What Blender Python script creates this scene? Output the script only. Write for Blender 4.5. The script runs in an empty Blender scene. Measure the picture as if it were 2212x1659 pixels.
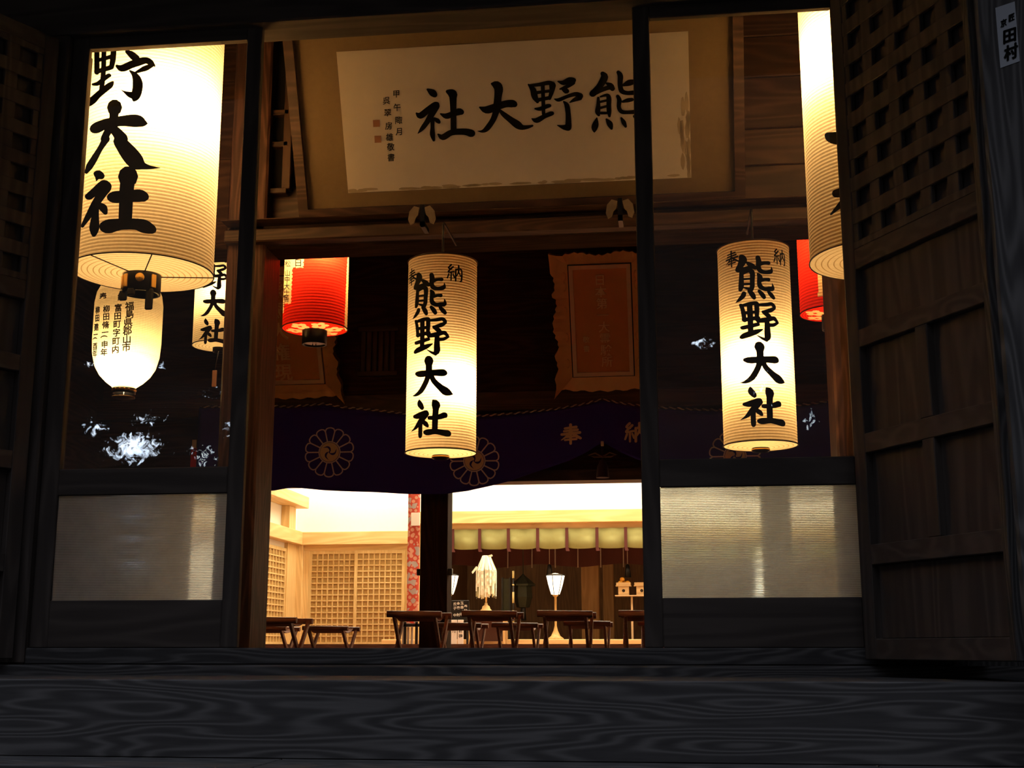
import bpy, bmesh, math, random
from math import sin, cos, pi, radians, atan2, sqrt
from mathutils import Vector, Matrix
random.seed(7)
S = bpy.context.scene
COL = S.collection

# ---------------------------------------------------------------- camera
F = 2777.0; CX, CY = 1106.0, 829.5            # focal length and centre in pixels of the 2212 x 1659 frame
PITCH = radians(11.6); YAW = radians(-7.26)   # looking up and a little to the side
EYE = 0.2
CAM = Vector((0, -5.4, EYE))
cd = bpy.data.cameras.new('camera'); co = bpy.data.objects.new('camera', cd); COL.objects.link(co)
cd.sensor_fit = 'HORIZONTAL'; cd.sensor_width = 36; cd.lens = 36 * F / 2212
cd.clip_start = 0.05; cd.clip_end = 300
co.location = CAM; co.rotation_euler = (pi / 2 + PITCH, 0, -YAW)
S.camera = co
VR = Vector((cos(YAW), -sin(YAW), 0)); VF = Vector((sin(YAW) * cos(PITCH), cos(YAW) * cos(PITCH), sin(PITCH))); VU = VR.cross(VF)

def ray(x, y): return (VF * F + VR * (x - CX) + VU * (CY - y)).normalized()
def at(x, y, Y):
    d = ray(x, y); return CAM + d * ((Y - CAM.y) / d.y)
def pxm(Y, X=0.0):                            # metres per photo pixel at depth Y
    return ((Y - CAM.y) * cos(YAW) + X * sin(YAW)) / F

# ---------------------------------------------------------------- view, world
S.view_settings.view_transform = 'Standard'; S.view_settings.look = 'None'
S.view_settings.gamma = 1; S.view_settings.use_curve_mapping = False
S.view_settings.exposure = 0.0
S.cycles.max_bounces = 10; S.cycles.diffuse_bounces = 4; S.cycles.transparent_max_bounces = 12
S.cycles.transmission_bounces = 8; S.cycles.sample_clamp_indirect = 6.0
S.cycles.use_denoising = True

class NT:
    """tiny node-tree writer"""
    def __init__(s, tree): s.t = tree; s.t.nodes.clear()
    def n(s, typ, **kw):
        nd = s.t.nodes.new(typ)
        for k, v in kw.items():
            if k == 'inp':
                for i, val in v.items():
                    if hasattr(val, 'is_output'): s.t.links.new(val, nd.inputs[i])
                    else: nd.inputs[i].default_value = val
            else: setattr(nd, k, v)
        return nd
    def m(s, op, a, b=0.0, c=0.0, clamp=False):
        return s.n('ShaderNodeMath', operation=op, use_clamp=clamp, inp={0: a, 1: b, 2: c}).outputs[0]
    def link(s, a, b): s.t.links.new(a, b)

# dusk sky behind the photographer: dark trees with a few bright gaps low down, a dim blue sky overhead
W = bpy.data.worlds.new('dusk'); S.world = W; W.use_nodes = True
w = NT(W.node_tree)
tc = w.n('ShaderNodeTexCoord'); sx = w.n('ShaderNodeSeparateXYZ', inp={0: tc.outputs['Generated']})
dx, dy, dz = sx.outputs
back = w.m('LESS_THAN', dy, -0.05)
my = w.m('MAXIMUM', w.m('MULTIPLY', dy, -1.0), 0.05)
uu = w.m('DIVIDE', dx, my); vv = w.m('DIVIDE', dz, my)
GAPS = [(290, 968, 74, 44, 1.05), (315, 905, 60, 26, .66), (205, 930, 46, 36, .64), (440, 985, 60, 36, .62), (490, 930, 26, 34, .62),
        (195, 785, 20, 22, .7), (350, 790, 16, 22, .7), (462, 850, 34, 30, .5), (1515, 742, 42, 16, .75), (1748, 905, 30, 34, .62),
        (1640, 830, 60, 60, .42), (330, 1110, 120, 90, .40), (220, 1075, 40, 30, .5)]
tot = None
for (gx, gy, sxp, syp, a) in GAPS:
    d = ray(gx, gy); u0, v0 = d.x / d.y, d.z / d.y
    e = w.m('ADD', w.m('POWER', w.m('ABSOLUTE', w.m('DIVIDE', w.m('SUBTRACT', uu, u0), sxp / F)), 2.0),
            w.m('POWER', w.m('ABSOLUTE', w.m('DIVIDE', w.m('SUBTRACT', vv, v0), syp / F)), 2.0))
    g = w.m('MULTIPLY', w.m('EXPONENT', w.m('MULTIPLY', e, -1.0)), a)
    tot = g if tot is None else w.m('MAXIMUM', tot, g)
uv = w.n('ShaderNodeCombineXYZ', inp={0: uu, 1: vv, 2: 0.0})
nz = w.n('ShaderNodeTexNoise', inp={'Vector': uv.outputs[0], 'Scale': 150.0, 'Detail': 6.0, 'Roughness': 0.7, 'Distortion': 0.8})
lum = w.m('MULTIPLY_ADD', tot, 0.62, w.m('MULTIPLY_ADD', nz.outputs[0], 1.6, -1.20))
mask = w.m('MULTIPLY', w.m('MULTIPLY', lum, 4.0, clamp=True), back)
nz2 = w.n('ShaderNodeTexNoise', inp={'Vector': uv.outputs[0], 'Scale': 30.0, 'Detail': 3.0})
gapc = w.n('ShaderNodeMixRGB', inp={0: nz2.outputs[0], 1: (.45, .68, 1, 1), 2: (1, 1, 1, 1)})
bg1 = w.n('ShaderNodeBackground', inp={0: gapc.outputs[0], 1: 20.0})
up = w.m('POWER', w.m('MULTIPLY_ADD', dz, 1.7, -0.75, clamp=True), 1.3)
ambc = w.n('ShaderNodeMixRGB', inp={0: up, 1: (.012, .010, .009, 1), 2: (.62, .70, .86, 1)})
bg0 = w.n('ShaderNodeBackground', inp={0: ambc.outputs[0], 1: 3.6})
mixw = w.n('ShaderNodeMixShader', inp={0: mask, 1: bg0.outputs[0], 2: bg1.outputs[0]})
wo = w.n('ShaderNodeOutputWorld', inp={0: mixw.outputs[0]})

# room lights of the bright hall (ceiling fittings out of view behind the curtain)
HALL_Y = 12.6
def area(name, loc, sx_, sy_, power, col, rot=(0, 0, 0)):
    l = bpy.data.lights.new(name, 'AREA'); l.shape = 'RECTANGLE'; l.size = sx_; l.size_y = sy_; l.energy = power; l.color = col
    o = bpy.data.objects.new(name, l); o.location = loc; o.rotation_euler = rot; COL.objects.link(o); return o
WARM = (1.0, .80, .50)
area('hall_ceiling_light', (-0.6, 8.6, 3.95), 5.5, 1.6, 270, (1, .82, .54))
area('hall_cove_light', (-4.4, 12.05, 3.35), 3.4, .2, 150, (1.0, .88, .66), (radians(-14), 0, 0))
area('altar_cove_light', (-0.6, 10.05, 3.3), 6.0, .2, 190, (1.0, .88, .66), (radians(-14), 0, 0))

# ---------------------------------------------------------------- materials
MATS = {}
def principled(name, col, rough=.6, metal=0., spec=.3, bump=None):
    if name in MATS: return MATS[name]
    m = bpy.data.materials.new(name); m.use_nodes = True; t = NT(m.node_tree)
    b = t.n('ShaderNodeBsdfPrincipled', inp={'Base Color': (*col, 1), 'Roughness': rough, 'Metallic': metal, 'Specular IOR Level': spec})
    t.n('ShaderNodeOutputMaterial', inp={0: b.outputs[0]})
    MATS[name] = m; return m
def wood(name, dark, light, axis='x', scale=1.0, rough=.6, rings=15.0, bump=.25, spec=.3):
    key = name + axis
    if key in MATS: return MATS[key]
    m = bpy.data.materials.new(key); m.use_nodes = True; t = NT(m.node_tree)
    g = t.n('ShaderNodeNewGeometry')
    st = {'x': (.42, 4.2, 4.2), 'y': (4.2, .42, 4.2), 'z': (4.2, 4.2, .42)}[axis]
    mp = t.n('ShaderNodeMapping', inp={0: g.outputs['Position'], 3: tuple(q * scale for q in st)})
    n1 = t.n('ShaderNodeTexNoise', inp={'Vector': mp.outputs[0], 'Scale': 1.0, 'Detail': 2.0, 'Roughness': .45})
    s1 = t.m('POWER', t.m('MULTIPLY_ADD', t.m('SINE', t.m('MULTIPLY', n1.outputs[0], rings * 6.283)), .5, .5), 1.6)
    mp2 = t.n('ShaderNodeMapping', inp={0: g.outputs['Position'], 3: tuple(q * scale * 9 for q in st)})
    n2 = t.n('ShaderNodeTexNoise', inp={'Vector': mp2.outputs[0], 'Scale': 1.0, 'Detail': 4.0, 'Roughness': .6})
    f = t.m('MULTIPLY_ADD', s1, .6, t.m('MULTIPLY', n2.outputs[0], .55), clamp=True)
    mx = t.n('ShaderNodeMixRGB', inp={0: f, 1: (*dark, 1), 2: (*light, 1)})
    bp = t.n('ShaderNodeBump', inp={'Strength': bump, 'Distance': .004, 'Height': f})
    b = t.n('ShaderNodeBsdfPrincipled', inp={'Base Color': mx.outputs[0], 'Roughness': rough, 'Specular IOR Level': spec, 'Normal': bp.outputs[0]})
    t.n('ShaderNodeOutputMaterial', inp={0: b.outputs[0]})
    MATS[key] = m; return m
def mottled(name, c1, c2, scale=8., rough=.8, metal=0., spec=.2, detail=4.):
    if name in MATS: return MATS[name]
    m = bpy.data.materials.new(name); m.use_nodes = True; t = NT(m.node_tree)
    g = t.n('ShaderNodeNewGeometry')
    n1 = t.n('ShaderNodeTexNoise', inp={'Vector': g.outputs['Position'], 'Scale': scale, 'Detail': detail, 'Roughness': .6})
    mx = t.n('ShaderNodeMixRGB', inp={0: n1.outputs[0], 1: (*c1, 1), 2: (*c2, 1)})
    b = t.n('ShaderNodeBsdfPrincipled', inp={'Base Color': mx.outputs[0], 'Roughness': rough, 'Metallic': metal, 'Specular IOR Level': spec})
    t.n('ShaderNodeOutputMaterial', inp={0: b.outputs[0]})
    MATS[name] = m; return m
def paper(name, col, through=.10, diff=.12):
    """lantern paper: lets the bulb's light through"""
    if name in MATS: return MATS[name]
    m = bpy.data.materials.new(name); m.use_nodes = True; t = NT(m.node_tree)
    g = t.n('ShaderNodeNewGeometry')
    n1 = t.n('ShaderNodeTexNoise', inp={'Vector': g.outputs['Position'], 'Scale': 60.0, 'Detail': 4.0})
    v = t.m('MULTIPLY_ADD', n1.outputs[0], .3, .85)
    mx = t.n('ShaderNodeMixRGB', blend_type='MULTIPLY', inp={0: 1.0, 1: (*col, 1), 2: v})
    a = t.n('ShaderNodeBsdfTranslucent', inp={0: mx.outputs[0]})
    d = t.n('ShaderNodeBsdfDiffuse', inp={0: mx.outputs[0]})
    tr = t.n('ShaderNodeBsdfTransparent', inp={0: (*col, 1)})
    m1 = t.n('ShaderNodeMixShader', inp={0: diff, 1: a.outputs[0], 2: d.outputs[0]})
    m2 = t.n('ShaderNodeMixShader', inp={0: through, 1: m1.outputs[0], 2: tr.outputs[0]})
    t.n('ShaderNodeOutputMaterial', inp={0: m2.outputs[0]})
    MATS[name] = m; return m
def clear_glass(name, dust=.018):
    m = bpy.data.materials.new(name); m.use_nodes = True; t = NT(m.node_tree)
    g = t.n('ShaderNodeNewGeometry')
    fr = t.n('ShaderNodeFresnel', inp={0: 1.5})
    tr = t.n('ShaderNodeBsdfTransparent', inp={0: (.97, .98, .97, 1)})
    gl = t.n('ShaderNodeBsdfGlossy', inp={0: (1, 1, 1, 1), 'Roughness': 0.0})
    mp = t.n('ShaderNodeMapping', inp={0: g.outputs['Position'], 2: (0, .5, 0), 3: (2.2, 2.2, 9.0)})
    n1 = t.n('ShaderNodeTexNoise', inp={'Vector': mp.outputs[0], 'Scale': 1.0, 'Detail': 6.0, 'Roughness': .65})
    k = t.m('MULTIPLY', t.m('MULTIPLY_ADD', n1.outputs[0], 3.0, -1.1, clamp=True), dust * 2)
    df = t.n('ShaderNodeBsdfTranslucent', inp={0: (.8, .8, .85, 1)}); dd = t.n('ShaderNodeBsdfDiffuse', inp={0: (.8, .8, .85, 1)})
    mm = t.n('ShaderNodeMixShader', inp={0: .6, 1: df.outputs[0], 2: dd.outputs[0]})
    m1 = t.n('ShaderNodeMixShader', inp={0: t.m('MULTIPLY', fr.outputs[0], 1.8), 1: tr.outputs[0], 2: gl.outputs[0]})
    m2 = t.n('ShaderNodeMixShader', inp={0: k, 1: m1.outputs[0], 2: mm.outputs[0]})
    t.n('ShaderNodeOutputMaterial', inp={0: m2.outputs[0]})
    MATS[name] = m; return m
def ribbed_glass(name):
    m = bpy.data.materials.new(name); m.use_nodes = True; t = NT(m.node_tree)
    g = t.n('ShaderNodeNewGeometry')
    n1 = t.n('ShaderNodeTexNoise', inp={'Vector': g.outputs['Position'], 'Scale': 5.0, 'Detail': 6.0, 'Roughness': .7})
    ga = t.n('ShaderNodeBsdfGlass', inp={0: (.88, .96, 1.0, 1), 'Roughness': 0.05, 'IOR': 1.48})
    gb = t.n('ShaderNodeBsdfGlass', inp={0: (.88, .96, 1.0, 1), 'Roughness': 0.45, 'IOR': 1.48})
    sz = t.n('ShaderNodeSeparateXYZ', inp={0: g.outputs['Position']})
    line = t.m('POWER', t.m('MULTIPLY_ADD', t.m('SINE', t.m('MULTIPLY', sz.outputs[2], 2 * pi / .0072)), .5, .5), 3.0)   # dust lying along each rib
    gl = t.n('ShaderNodeMixShader', inp={0: t.m('MULTIPLY_ADD', n1.outputs[0], .42, t.m('MULTIPLY_ADD', line, .34, .06), clamp=True), 1: ga.outputs[0], 2: gb.outputs[0]})
    k = t.m('MULTIPLY_ADD', n1.outputs[0], .30, t.m('MULTIPLY', line, .22))
    dd = t.n('ShaderNodeBsdfDiffuse', inp={0: (.85, .84, .84, 1)}); tl = t.n('ShaderNodeBsdfTranslucent', inp={0: (.85, .84, .84, 1)})
    mm = t.n('ShaderNodeMixShader', inp={0: .5, 1: dd.outputs[0], 2: tl.outputs[0]})
    m2 = t.n('ShaderNodeMixShader', inp={0: k, 1: gl.outputs[0], 2: mm.outputs[0]})
    t.n('ShaderNodeOutputMaterial', inp={0: m2.outputs[0]})
    MATS[name] = m; return m

OUT = lambda ax='x': wood('weathered_wood_', (.024, .022, .022), (.105, .097, .094), ax, 1.5, .75, rings=22.0, spec=.15)
OUTR = lambda ax='x': wood('door_wood_', (.048, .038, .033), (.088, .070, .060), ax, 1.2, .7, rings=9.0, spec=.12)
INW = lambda ax='x': wood('brown_wood_', (.024, .0115, .007), (.078, .038, .023), ax, 1.0, .55, spec=.3)
DKW = lambda ax='x': wood('dark_wood_', (.020, .010, .006), (.055, .028, .016), ax, 1.0, .8, spec=.04)
PALE = lambda ax='x': wood('pale_cypress_', (.62, .40, .15), (.80, .57, .26), ax, .7, .5, bump=.1)
STW = lambda ax='x': wood('stool_wood_', (.28, .10, .06), (.48, .21, .13), ax, 2.5, .4, spec=.4)
BLACK = principled('black_lacquer', (.012, .011, .010), .35, 0, .4)
INK = principled('ink', (.010, .009, .008), .8, 0, .1)
WALLW = mottled('white_plaster', (.86, .82, .72), (.90, .87, .78), 20, .9)
PAPER = paper('lantern_paper', (.80, .55, .27), .03)
PAPERC = paper('cream_lantern_paper', (.82, .60, .30), .03)
REDP = paper('red_lantern_paper', (.80, .022, .008), .05, .1)
HOOP = paper('bamboo_hoop', (.52, .31, .12), 0., .3)
HOOPR = paper('red_bamboo_hoop', (.35, .012, .004), 0., .3)
RIM = principled('rim_wood', (.05, .02, .006), .5)
BRASS = principled('brass', (.72, .42, .10), .35, .9)
GOLD = mottled('gilded_wood', (.86, .48, .16), (.98, .62, .26), 14, .4, .15, .5)
GILT = principled('polished_gilt', (.95, .55, .18), .38, .85)
WHITEP = principled('white_paper', (.85, .83, .74), .8)
GLASS = clear_glass('clear_glass')
RIBG = ribbed_glass('reeded_glass')
CORD = principled('dark_cord', (.05, .035, .025), .9)

# ---------------------------------------------------------------- mesh helpers
class MB:
    def __init__(s): s.v = []; s.f = []; s.mi = []; s.sm = []
    def add(s, vs, fs, mi=0, smooth=False):
        o = len(s.v); s.v += [tuple(v) for v in vs]
        for f in fs: s.f.append(tuple(o + i for i in f)); s.mi.append(mi); s.sm.append(smooth)
        return s
    def box(s, a, b, mi=0, bev=0.0, M=None):
        a = Vector(a); b = Vector(b)
        lo = [min(a[i], b[i]) for i in range(3)]; hi = [max(a[i], b[i]) for i in range(3)]
        e = min(bev, .45 * min(hi[i] - lo[i] for i in range(3)))
        if e <= 0:
            vs = [(x, y, z) for z in (lo[2], hi[2]) for y in (lo[1], hi[1]) for x in (lo[0], hi[0])]
            fs = [(0, 2, 3, 1), (4, 5, 7, 6), (0, 1, 5, 4), (2, 6, 7, 3), (0, 4, 6, 2), (1, 3, 7, 5)]
        else:
            bm = bmesh.new(); bmesh.ops.create_cube(bm, size=1)
            for v in bm.verts:
                v.co = Vector([lo[i] if v.co[i] < 0 else hi[i] for i in range(3)])
            bmesh.ops.bevel(bm, geom=list(bm.edges), offset=e, segments=1, affect='EDGES', profile=.5)
            bm.verts.index_update()
            vs = [v.co.copy() for v in bm.verts]; fs = [[v.index for v in f.verts] for f in bm.faces]; bm.free()
        if M is not None: vs = [M @ Vector(v) for v in vs]
        return s.add(vs, fs, mi)
    def lathe(s, prof, c=(0, 0), n=48, mi=0, smooth=True, mis=None, cap=False):
        """prof: list of (r, z) from one end to the other"""
        vs = []; fs = []
        for (r, z) in prof:
            for k in range(n):
                a = 2 * pi * k / n; vs.append((c[0] + r * cos(a), c[1] + r * sin(a), z))
        o = len(s.v); s.v += vs
        for i in range(len(prof) - 1):
            for k in range(n):
                k2 = (k + 1) % n
                s.f.append((o + i * n + k, o + i * n + k2, o + (i + 1) * n + k2, o + (i + 1) * n + k))
                s.mi.append(mis[i] if mis else mi); s.sm.append(smooth)
        if cap:
            s.f.append(tuple(o + k for k in reversed(range(n)))); s.mi.append(mi); s.sm.append(False)
            q = o + (len(prof) - 1) * n
            s.f.append(tuple(q + k for k in range(n))); s.mi.append(mi); s.sm.append(False)
        return s
    def tube(s, pts, r, n=8, mi=0, cap=True):
        pts = [Vector(p) for p in pts]; rs = r if isinstance(r, (list, tuple)) else [r] * len(pts)
        vs = []; up = None
        for i, p in enumerate(pts):
            d = (pts[min(i + 1, len(pts) - 1)] - pts[max(i - 1, 0)]).normalized()
            ref = up if up is not None else (Vector((0, 0, 1)) if abs(d.z) < .9 else Vector((1, 0, 0)))
            a = (ref - d * ref.dot(d)).normalized(); up = a; b = d.cross(a)
            for k in range(n): vs.append(p + (a * cos(2 * pi * k / n) + b * sin(2 * pi * k / n)) * rs[i])
        fs = [(i * n + k, i * n + (k + 1) % n, (i + 1) * n + (k + 1) % n, (i + 1) * n + k) for i in range(len(pts) - 1) for k in range(n)]
        s.add(vs, fs, mi, True)
        if cap: s.add([], []); o = len(s.v) - len(vs); s.f += [tuple(o + k for k in reversed(range(n))), tuple(o + len(vs) - n + k for k in range(n))]; s.mi += [mi] * 2; s.sm += [False] * 2
        return s
    def xform(s, M):
        s.v = [tuple(M @ Vector(v)) for v in s.v]; return s
    def prism(s, poly, fn, t0, t1, mi=0):
        """poly: 2-D outline; fn(u, v, t) -> world point; solid between t0 and t1"""
        n = len(poly)
        vs = [fn(u, v, t0) for u, v in poly] + [fn(u, v, t1) for u, v in poly]
        fs = [tuple(range(n)), tuple(reversed(range(n, 2 * n)))] + [(i, n + i, n + (i + 1) % n, (i + 1) % n) for i in range(n)]
        return s.add(vs, fs, mi)
    def build(s, name, mats, parent=None, kind=None, label=None):
        me = bpy.data.meshes.new(name)
        org = Vector(parent['_o']) if parent is not None and '_o' in parent else Vector((0, 0, 0))
        if parent is None and s.v:
            xs, ys, zs = zip(*s.v); org = Vector(((min(xs) + max(xs)) / 2, (min(ys) + max(ys)) / 2, min(zs)))
        me.from_pydata([tuple(Vector(v) - org) for v in s.v], [], s.f)
        mats = mats if isinstance(mats, (list, tuple)) else [mats]
        for m in mats: me.materials.append(m)
        me.polygons.foreach_set('material_index', s.mi); me.polygons.foreach_set('use_smooth', s.sm)
        me.update()
        o = bpy.data.objects.new(name, me); COL.objects.link(o)
        if parent is not None: o.parent = parent; o['_o'] = tuple(org)
        else: o.location = org; o['_o'] = tuple(org)
        if kind: o['kind'] = kind
        if label: o['label'] = label
        return o

def thing(name, label, cat, loc, group=None, kind=None):
    o = bpy.data.objects.new(name, None); o.empty_display_size = .1; COL.objects.link(o)
    o.location = loc; o['_o'] = tuple(loc); o['label'] = label; o['category'] = cat
    if group: o['group'] = group
    if kind: o['kind'] = kind
    return o
def tag(o, label, cat, group=None, kind=None):
    o['label'] = label; o['category'] = cat
    if group: o['group'] = group
    if kind: o['kind'] = kind
    return o
def struct(name, mb, mat, label=None, cat=None):
    o = mb.build(name, mat, None, 'structure')
    if label: o['label'] = label; o['category'] = cat
    return o
def copy_tree(root):
    r = root.copy(); COL.objects.link(r)
    for ch in list(root.children):
        c = ch.copy(); COL.objects.link(c); c.parent = r
        for g in list(ch.children):
            d = g.copy(); COL.objects.link(d); d.parent = c
    return r

# ---------------------------------------------------------------- brush writing
def catmull(P, sub=4):
    if len(P) < 2: return P
    Q = [P[0]] + list(P) + [P[-1]]; out = []
    for i in range(1, len(Q) - 2):
        p0, p1, p2, p3 = Q[i - 1:i + 3]
        for k in range(sub):
            t = k / sub
            out.append(tuple(.5 * (2 * b + (c - a) * t + (2 * a - 5 * b + 4 * c - d) * t * t + (3 * b - a - 3 * c + d) * t ** 3) for a, b, c, d in zip(p0, p1, p2, p3)))
    out.append(tuple(P[-1])); return out
def ink_strokes(strokes, sub=4, n=10):
    """brush strokes (x, y, width) -> triangles in the same 2-D space"""
    vs = []; fs = []
    for st in strokes:
        pts = [(x, y, max(w, 1e-4) * .5) for x, y, w in catmull(st, sub)]
        for (x, y, r) in pts:
            o = len(vs); vs.append((x, y)); vs += [(x + r * cos(2 * pi * k / n), y + r * sin(2 * pi * k / n)) for k in range(n)]
            fs += [(o, o + 1 + k, o + 1 + (k + 1) % n) for k in range(n)]
        for (x0, y0, r0), (x1, y1, r1) in zip(pts, pts[1:]):
            d = sqrt((x1 - x0) ** 2 + (y1 - y0) ** 2)
            if d < 1e-6: continue
            ax, ay = -(y1 - y0) / d, (x1 - x0) / d
            o = len(vs); vs += [(x0 + ax * r0, y0 + ay * r0), (x0 - ax * r0, y0 - ay * r0), (x1 - ax * r1, y1 - ay * r1), (x1 + ax * r1, y1 + ay * r1), ((x0 + x1) / 2, (y0 + y1) / 2)]
            fs += [(o, o + 1, o + 4), (o + 1, o + 2, o + 4), (o + 2, o + 3, o + 4), (o + 3, o, o + 4)]
    return vs, fs
def xf(strokes, ox, oy, k, ky=None):          # zoomed-view units -> photo pixels
    ky = ky or k
    return [[(ox + x / k, oy + y / ky, w / k) for x, y, w in st] for st in strokes]
FONTC = {}
def font_char(ch):
    """outline of a small printed character, unit box, y downward, centred"""
    if ch in FONTC: return FONTC[ch]
    cu = bpy.data.curves.new('t', 'FONT'); cu.body = ch; cu.size = 1.0; cu.resolution_u = 2; cu.offset = .012
    o = bpy.data.objects.new('t', cu); COL.objects.link(o)
    me = bpy.data.meshes.new_from_object(o.evaluated_get(bpy.context.evaluated_depsgraph_get()))
    vs = [(v.co.x, v.co.y) for v in me.vertices]; fs = [tuple(p.vertices) for p in me.polygons]
    bpy.data.objects.remove(o); bpy.data.curves.remove(cu); bpy.data.meshes.remove(me)
    if vs:
        xs = [v[0] for v in vs]
        vs = [(x - .5, .35 - y) for x, y in vs]
    FONTC[ch] = (vs, fs); return FONTC[ch]
def font_at(chars, rot={}):
    """chars: (char, x, y, size[, xscale]) in a 2-D space with y down"""
    V = []; Fc = []
    for it in chars:
        ch, x, y, s = it[:4]; kx = it[4] if len(it) > 4 else 1.0; sh = it[5] if len(it) > 5 else 0.0
        vs, fs = font_char(ch); o = len(V)
        if ch in '()（）': vs = [(-b, a) for a, b in vs]
        V += [(x + a * s * kx, y + b * s + sh * a * s) for a, b in vs]; Fc += [tuple(o + i for i in f) for f in fs]
    return V, Fc
def lay(vf, fn, mb=None, mi=0):
    mb = mb or MB(); vs, fs = vf
    return mb.add([fn(*p) for p in vs], fs, mi)
def cyl_fn(cx, cy, R):
    """photo pixel -> point where the line of sight meets a standing cylinder"""
    def fn(px, py):
        d = ray(px, py); ex, ey = CAM.x - cx, CAM.y - cy
        a = d.x * d.x + d.y * d.y; b = 2 * (ex * d.x + ey * d.y); c = ex * ex + ey * ey - R * R
        q = b * b - 4 * a * c; t = (-b - sqrt(max(q, 0))) / (2 * a)
        p = CAM + d * t; v = Vector((p.x - cx, p.y - cy)).normalized() * R
        return Vector((cx + v.x, cy + v.y, p.z))
    return fn

# unit characters for the dedication
HO = [[(22, 22, 8), (78, 16, 9)], [(18, 36, 8), (84, 30, 9)], [(6, 52, 9), (95, 44, 10)], [(50, 4, 10), (50, 46, 9)], [(46, 44, 9), (30, 62, 8), (4, 80, 3)],
      [(56, 44, 9), (76, 60, 11), (98, 72, 9)], [(30, 66, 7), (70, 62, 8)], [(22, 80, 7), (78, 76, 8)], [(50, 56, 9), (50, 98, 9)]]
NO = [[(26, 4, 9), (10, 22, 8), (28, 28, 7)], [(38, 14, 9), (8, 46, 8), (44, 42, 8)], [(26, 46, 8), (26, 94, 7)], [(12, 58, 8), (3, 82, 7)], [(38, 56, 7), (46, 76, 8)],
      [(55, 28, 9), (54, 94, 9)], [(54, 30, 8), (92, 25, 9), (93, 86, 10), (82, 94, 5)], [(73, 4, 10), (72, 40, 9), (60, 66, 5)], [(74, 42, 8), (86, 62, 9)]]
def unit(strokes, cx, cy, s, kx=1.0, bold=1.0):
    return [[(cx + (x - 50) / 100 * s * kx, cy + (y - 50) / 100 * s, w / 100 * s * bold) for x, y, w in st] for st in strokes]

A_KUMA = [[(335, 255, 80), (345, 300, 100), (315, 385, 75), (285, 445, 60)], [(285, 468, 70), (350, 448, 70), (430, 408, 55), (470, 395, 50)], [(400, 345, 50), (450, 385, 85), (495, 415, 60)],
    [(318, 505, 50), (312, 620, 58), (305, 720, 62), (292, 780, 40)], [(330, 515, 40), (400, 470, 48), (440, 470, 80), (455, 520, 72), (448, 620, 66), (445, 700, 66), (428, 760, 60)],
    [(330, 602, 34), (410, 592, 34)], [(330, 680, 38), (410, 672, 40)], [(345, 735, 30), (400, 752, 50)],
    [(545, 255, 75), (555, 320, 85), (545, 400, 75), (575, 460, 75), (650, 478, 62), (735, 462, 70), (755, 430, 40), (752, 385, 10)], [(565, 350, 70), (640, 330, 52), (710, 328, 62)],
    [(535, 510, 40), (560, 560, 85), (545, 640, 66), (560, 705, 80), (620, 740, 66), (700, 735, 75), (755, 730, 70), (762, 690, 40), (752, 645, 10)], [(575, 605, 60), (640, 590, 50), (695, 590, 62)],
    [(335, 820, 55), (320, 865, 58), (280, 925, 42), (238, 975, 6)], [(405, 785, 60), (440, 840, 78), (458, 885, 60)], [(540, 780, 56), (580, 830, 75), (605, 870, 66)], [(685, 785, 56), (730, 835, 75), (765, 872, 60)]]
A_NO = [[(292, 1010, 48), (310, 1100, 52), (322, 1250, 54)], [(290, 1022, 40), (400, 985, 62), (480, 968, 56), (500, 975, 50)], [(490, 985, 72), (490, 1100, 70), (480, 1230, 52)], [(395, 1000, 74), (395, 1200, 74), (392, 1330, 72), (390, 1440, 72)],
    [(310, 1132, 52), (500, 1104, 50)], [(318, 1240, 60), (420, 1215, 60), (500, 1200, 66)], [(295, 1365, 58), (400, 1330, 62), (495, 1300, 56)], [(280, 1515, 55), (330, 1478, 85), (450, 1425, 78), (520, 1395, 45), (562, 1375, 12)],
    [(530, 995, 45), (640, 985, 58), (720, 970, 58), (765, 1010, 60), (770, 1030, 44)], [(770, 1035, 48), (690, 1075, 70), (570, 1100, 30)], [(585, 1105, 58), (650, 1150, 78), (695, 1195, 60)],
    [(500, 1245, 66), (620, 1225, 78), (740, 1195, 66), (775, 1215, 62), (815, 1258, 40)], [(815, 1262, 44), (740, 1300, 56), (660, 1305, 60)], [(635, 1240, 75), (632, 1400, 98), (632, 1490, 104), (605, 1535, 66)], [(610, 1540, 60), (540, 1515, 36), (460, 1465, 6)]]
A_DAI = [[(490, 95, 60), (500, 145, 150), (502, 210, 106), (500, 320, 105), (480, 420, 85), (440, 520, 82), (370, 640, 76), (290, 705, 44), (234, 715, 6)],
    [(310, 360, 70), (360, 362, 105), (480, 348, 100), (620, 340, 105), (730, 340, 118), (775, 350, 60)], [(540, 380, 80), (580, 470, 88), (680, 570, 105), (770, 640, 135), (830, 670, 90), (888, 688, 16)]]
A_SHA = [[(345, 785, 20), (355, 850, 88), (385, 905, 76), (392, 938, 24)], [(272, 1055, 60), (320, 1048, 92), (400, 1012, 90), (455, 985, 72), (478, 1015, 56)], [(465, 1025, 66), (410, 1075, 88), (350, 1150, 76), (285, 1240, 46), (215, 1298, 6)],
    [(368, 1110, 64), (362, 1250, 66), (360, 1360, 66), (355, 1390, 36)], [(400, 1130, 64), (450, 1175, 78), (478, 1210, 46)],
    [(572, 795, 40), (615, 860, 140), (612, 940, 104), (602, 1100, 98), (598, 1270, 95)], [(510, 1075, 66), (600, 1072, 76), (700, 1050, 90), (755, 1030, 96), (775, 1050, 56)], [(425, 1305, 30), (470, 1312, 98), (600, 1298, 88), (740, 1318, 100), (805, 1330, 110), (825, 1340, 80)]]
TXT_A = xf(A_KUMA + A_NO, 860, 560, 7.539) + xf(A_DAI + A_SHA, 860, 760, 7.539)
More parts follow.
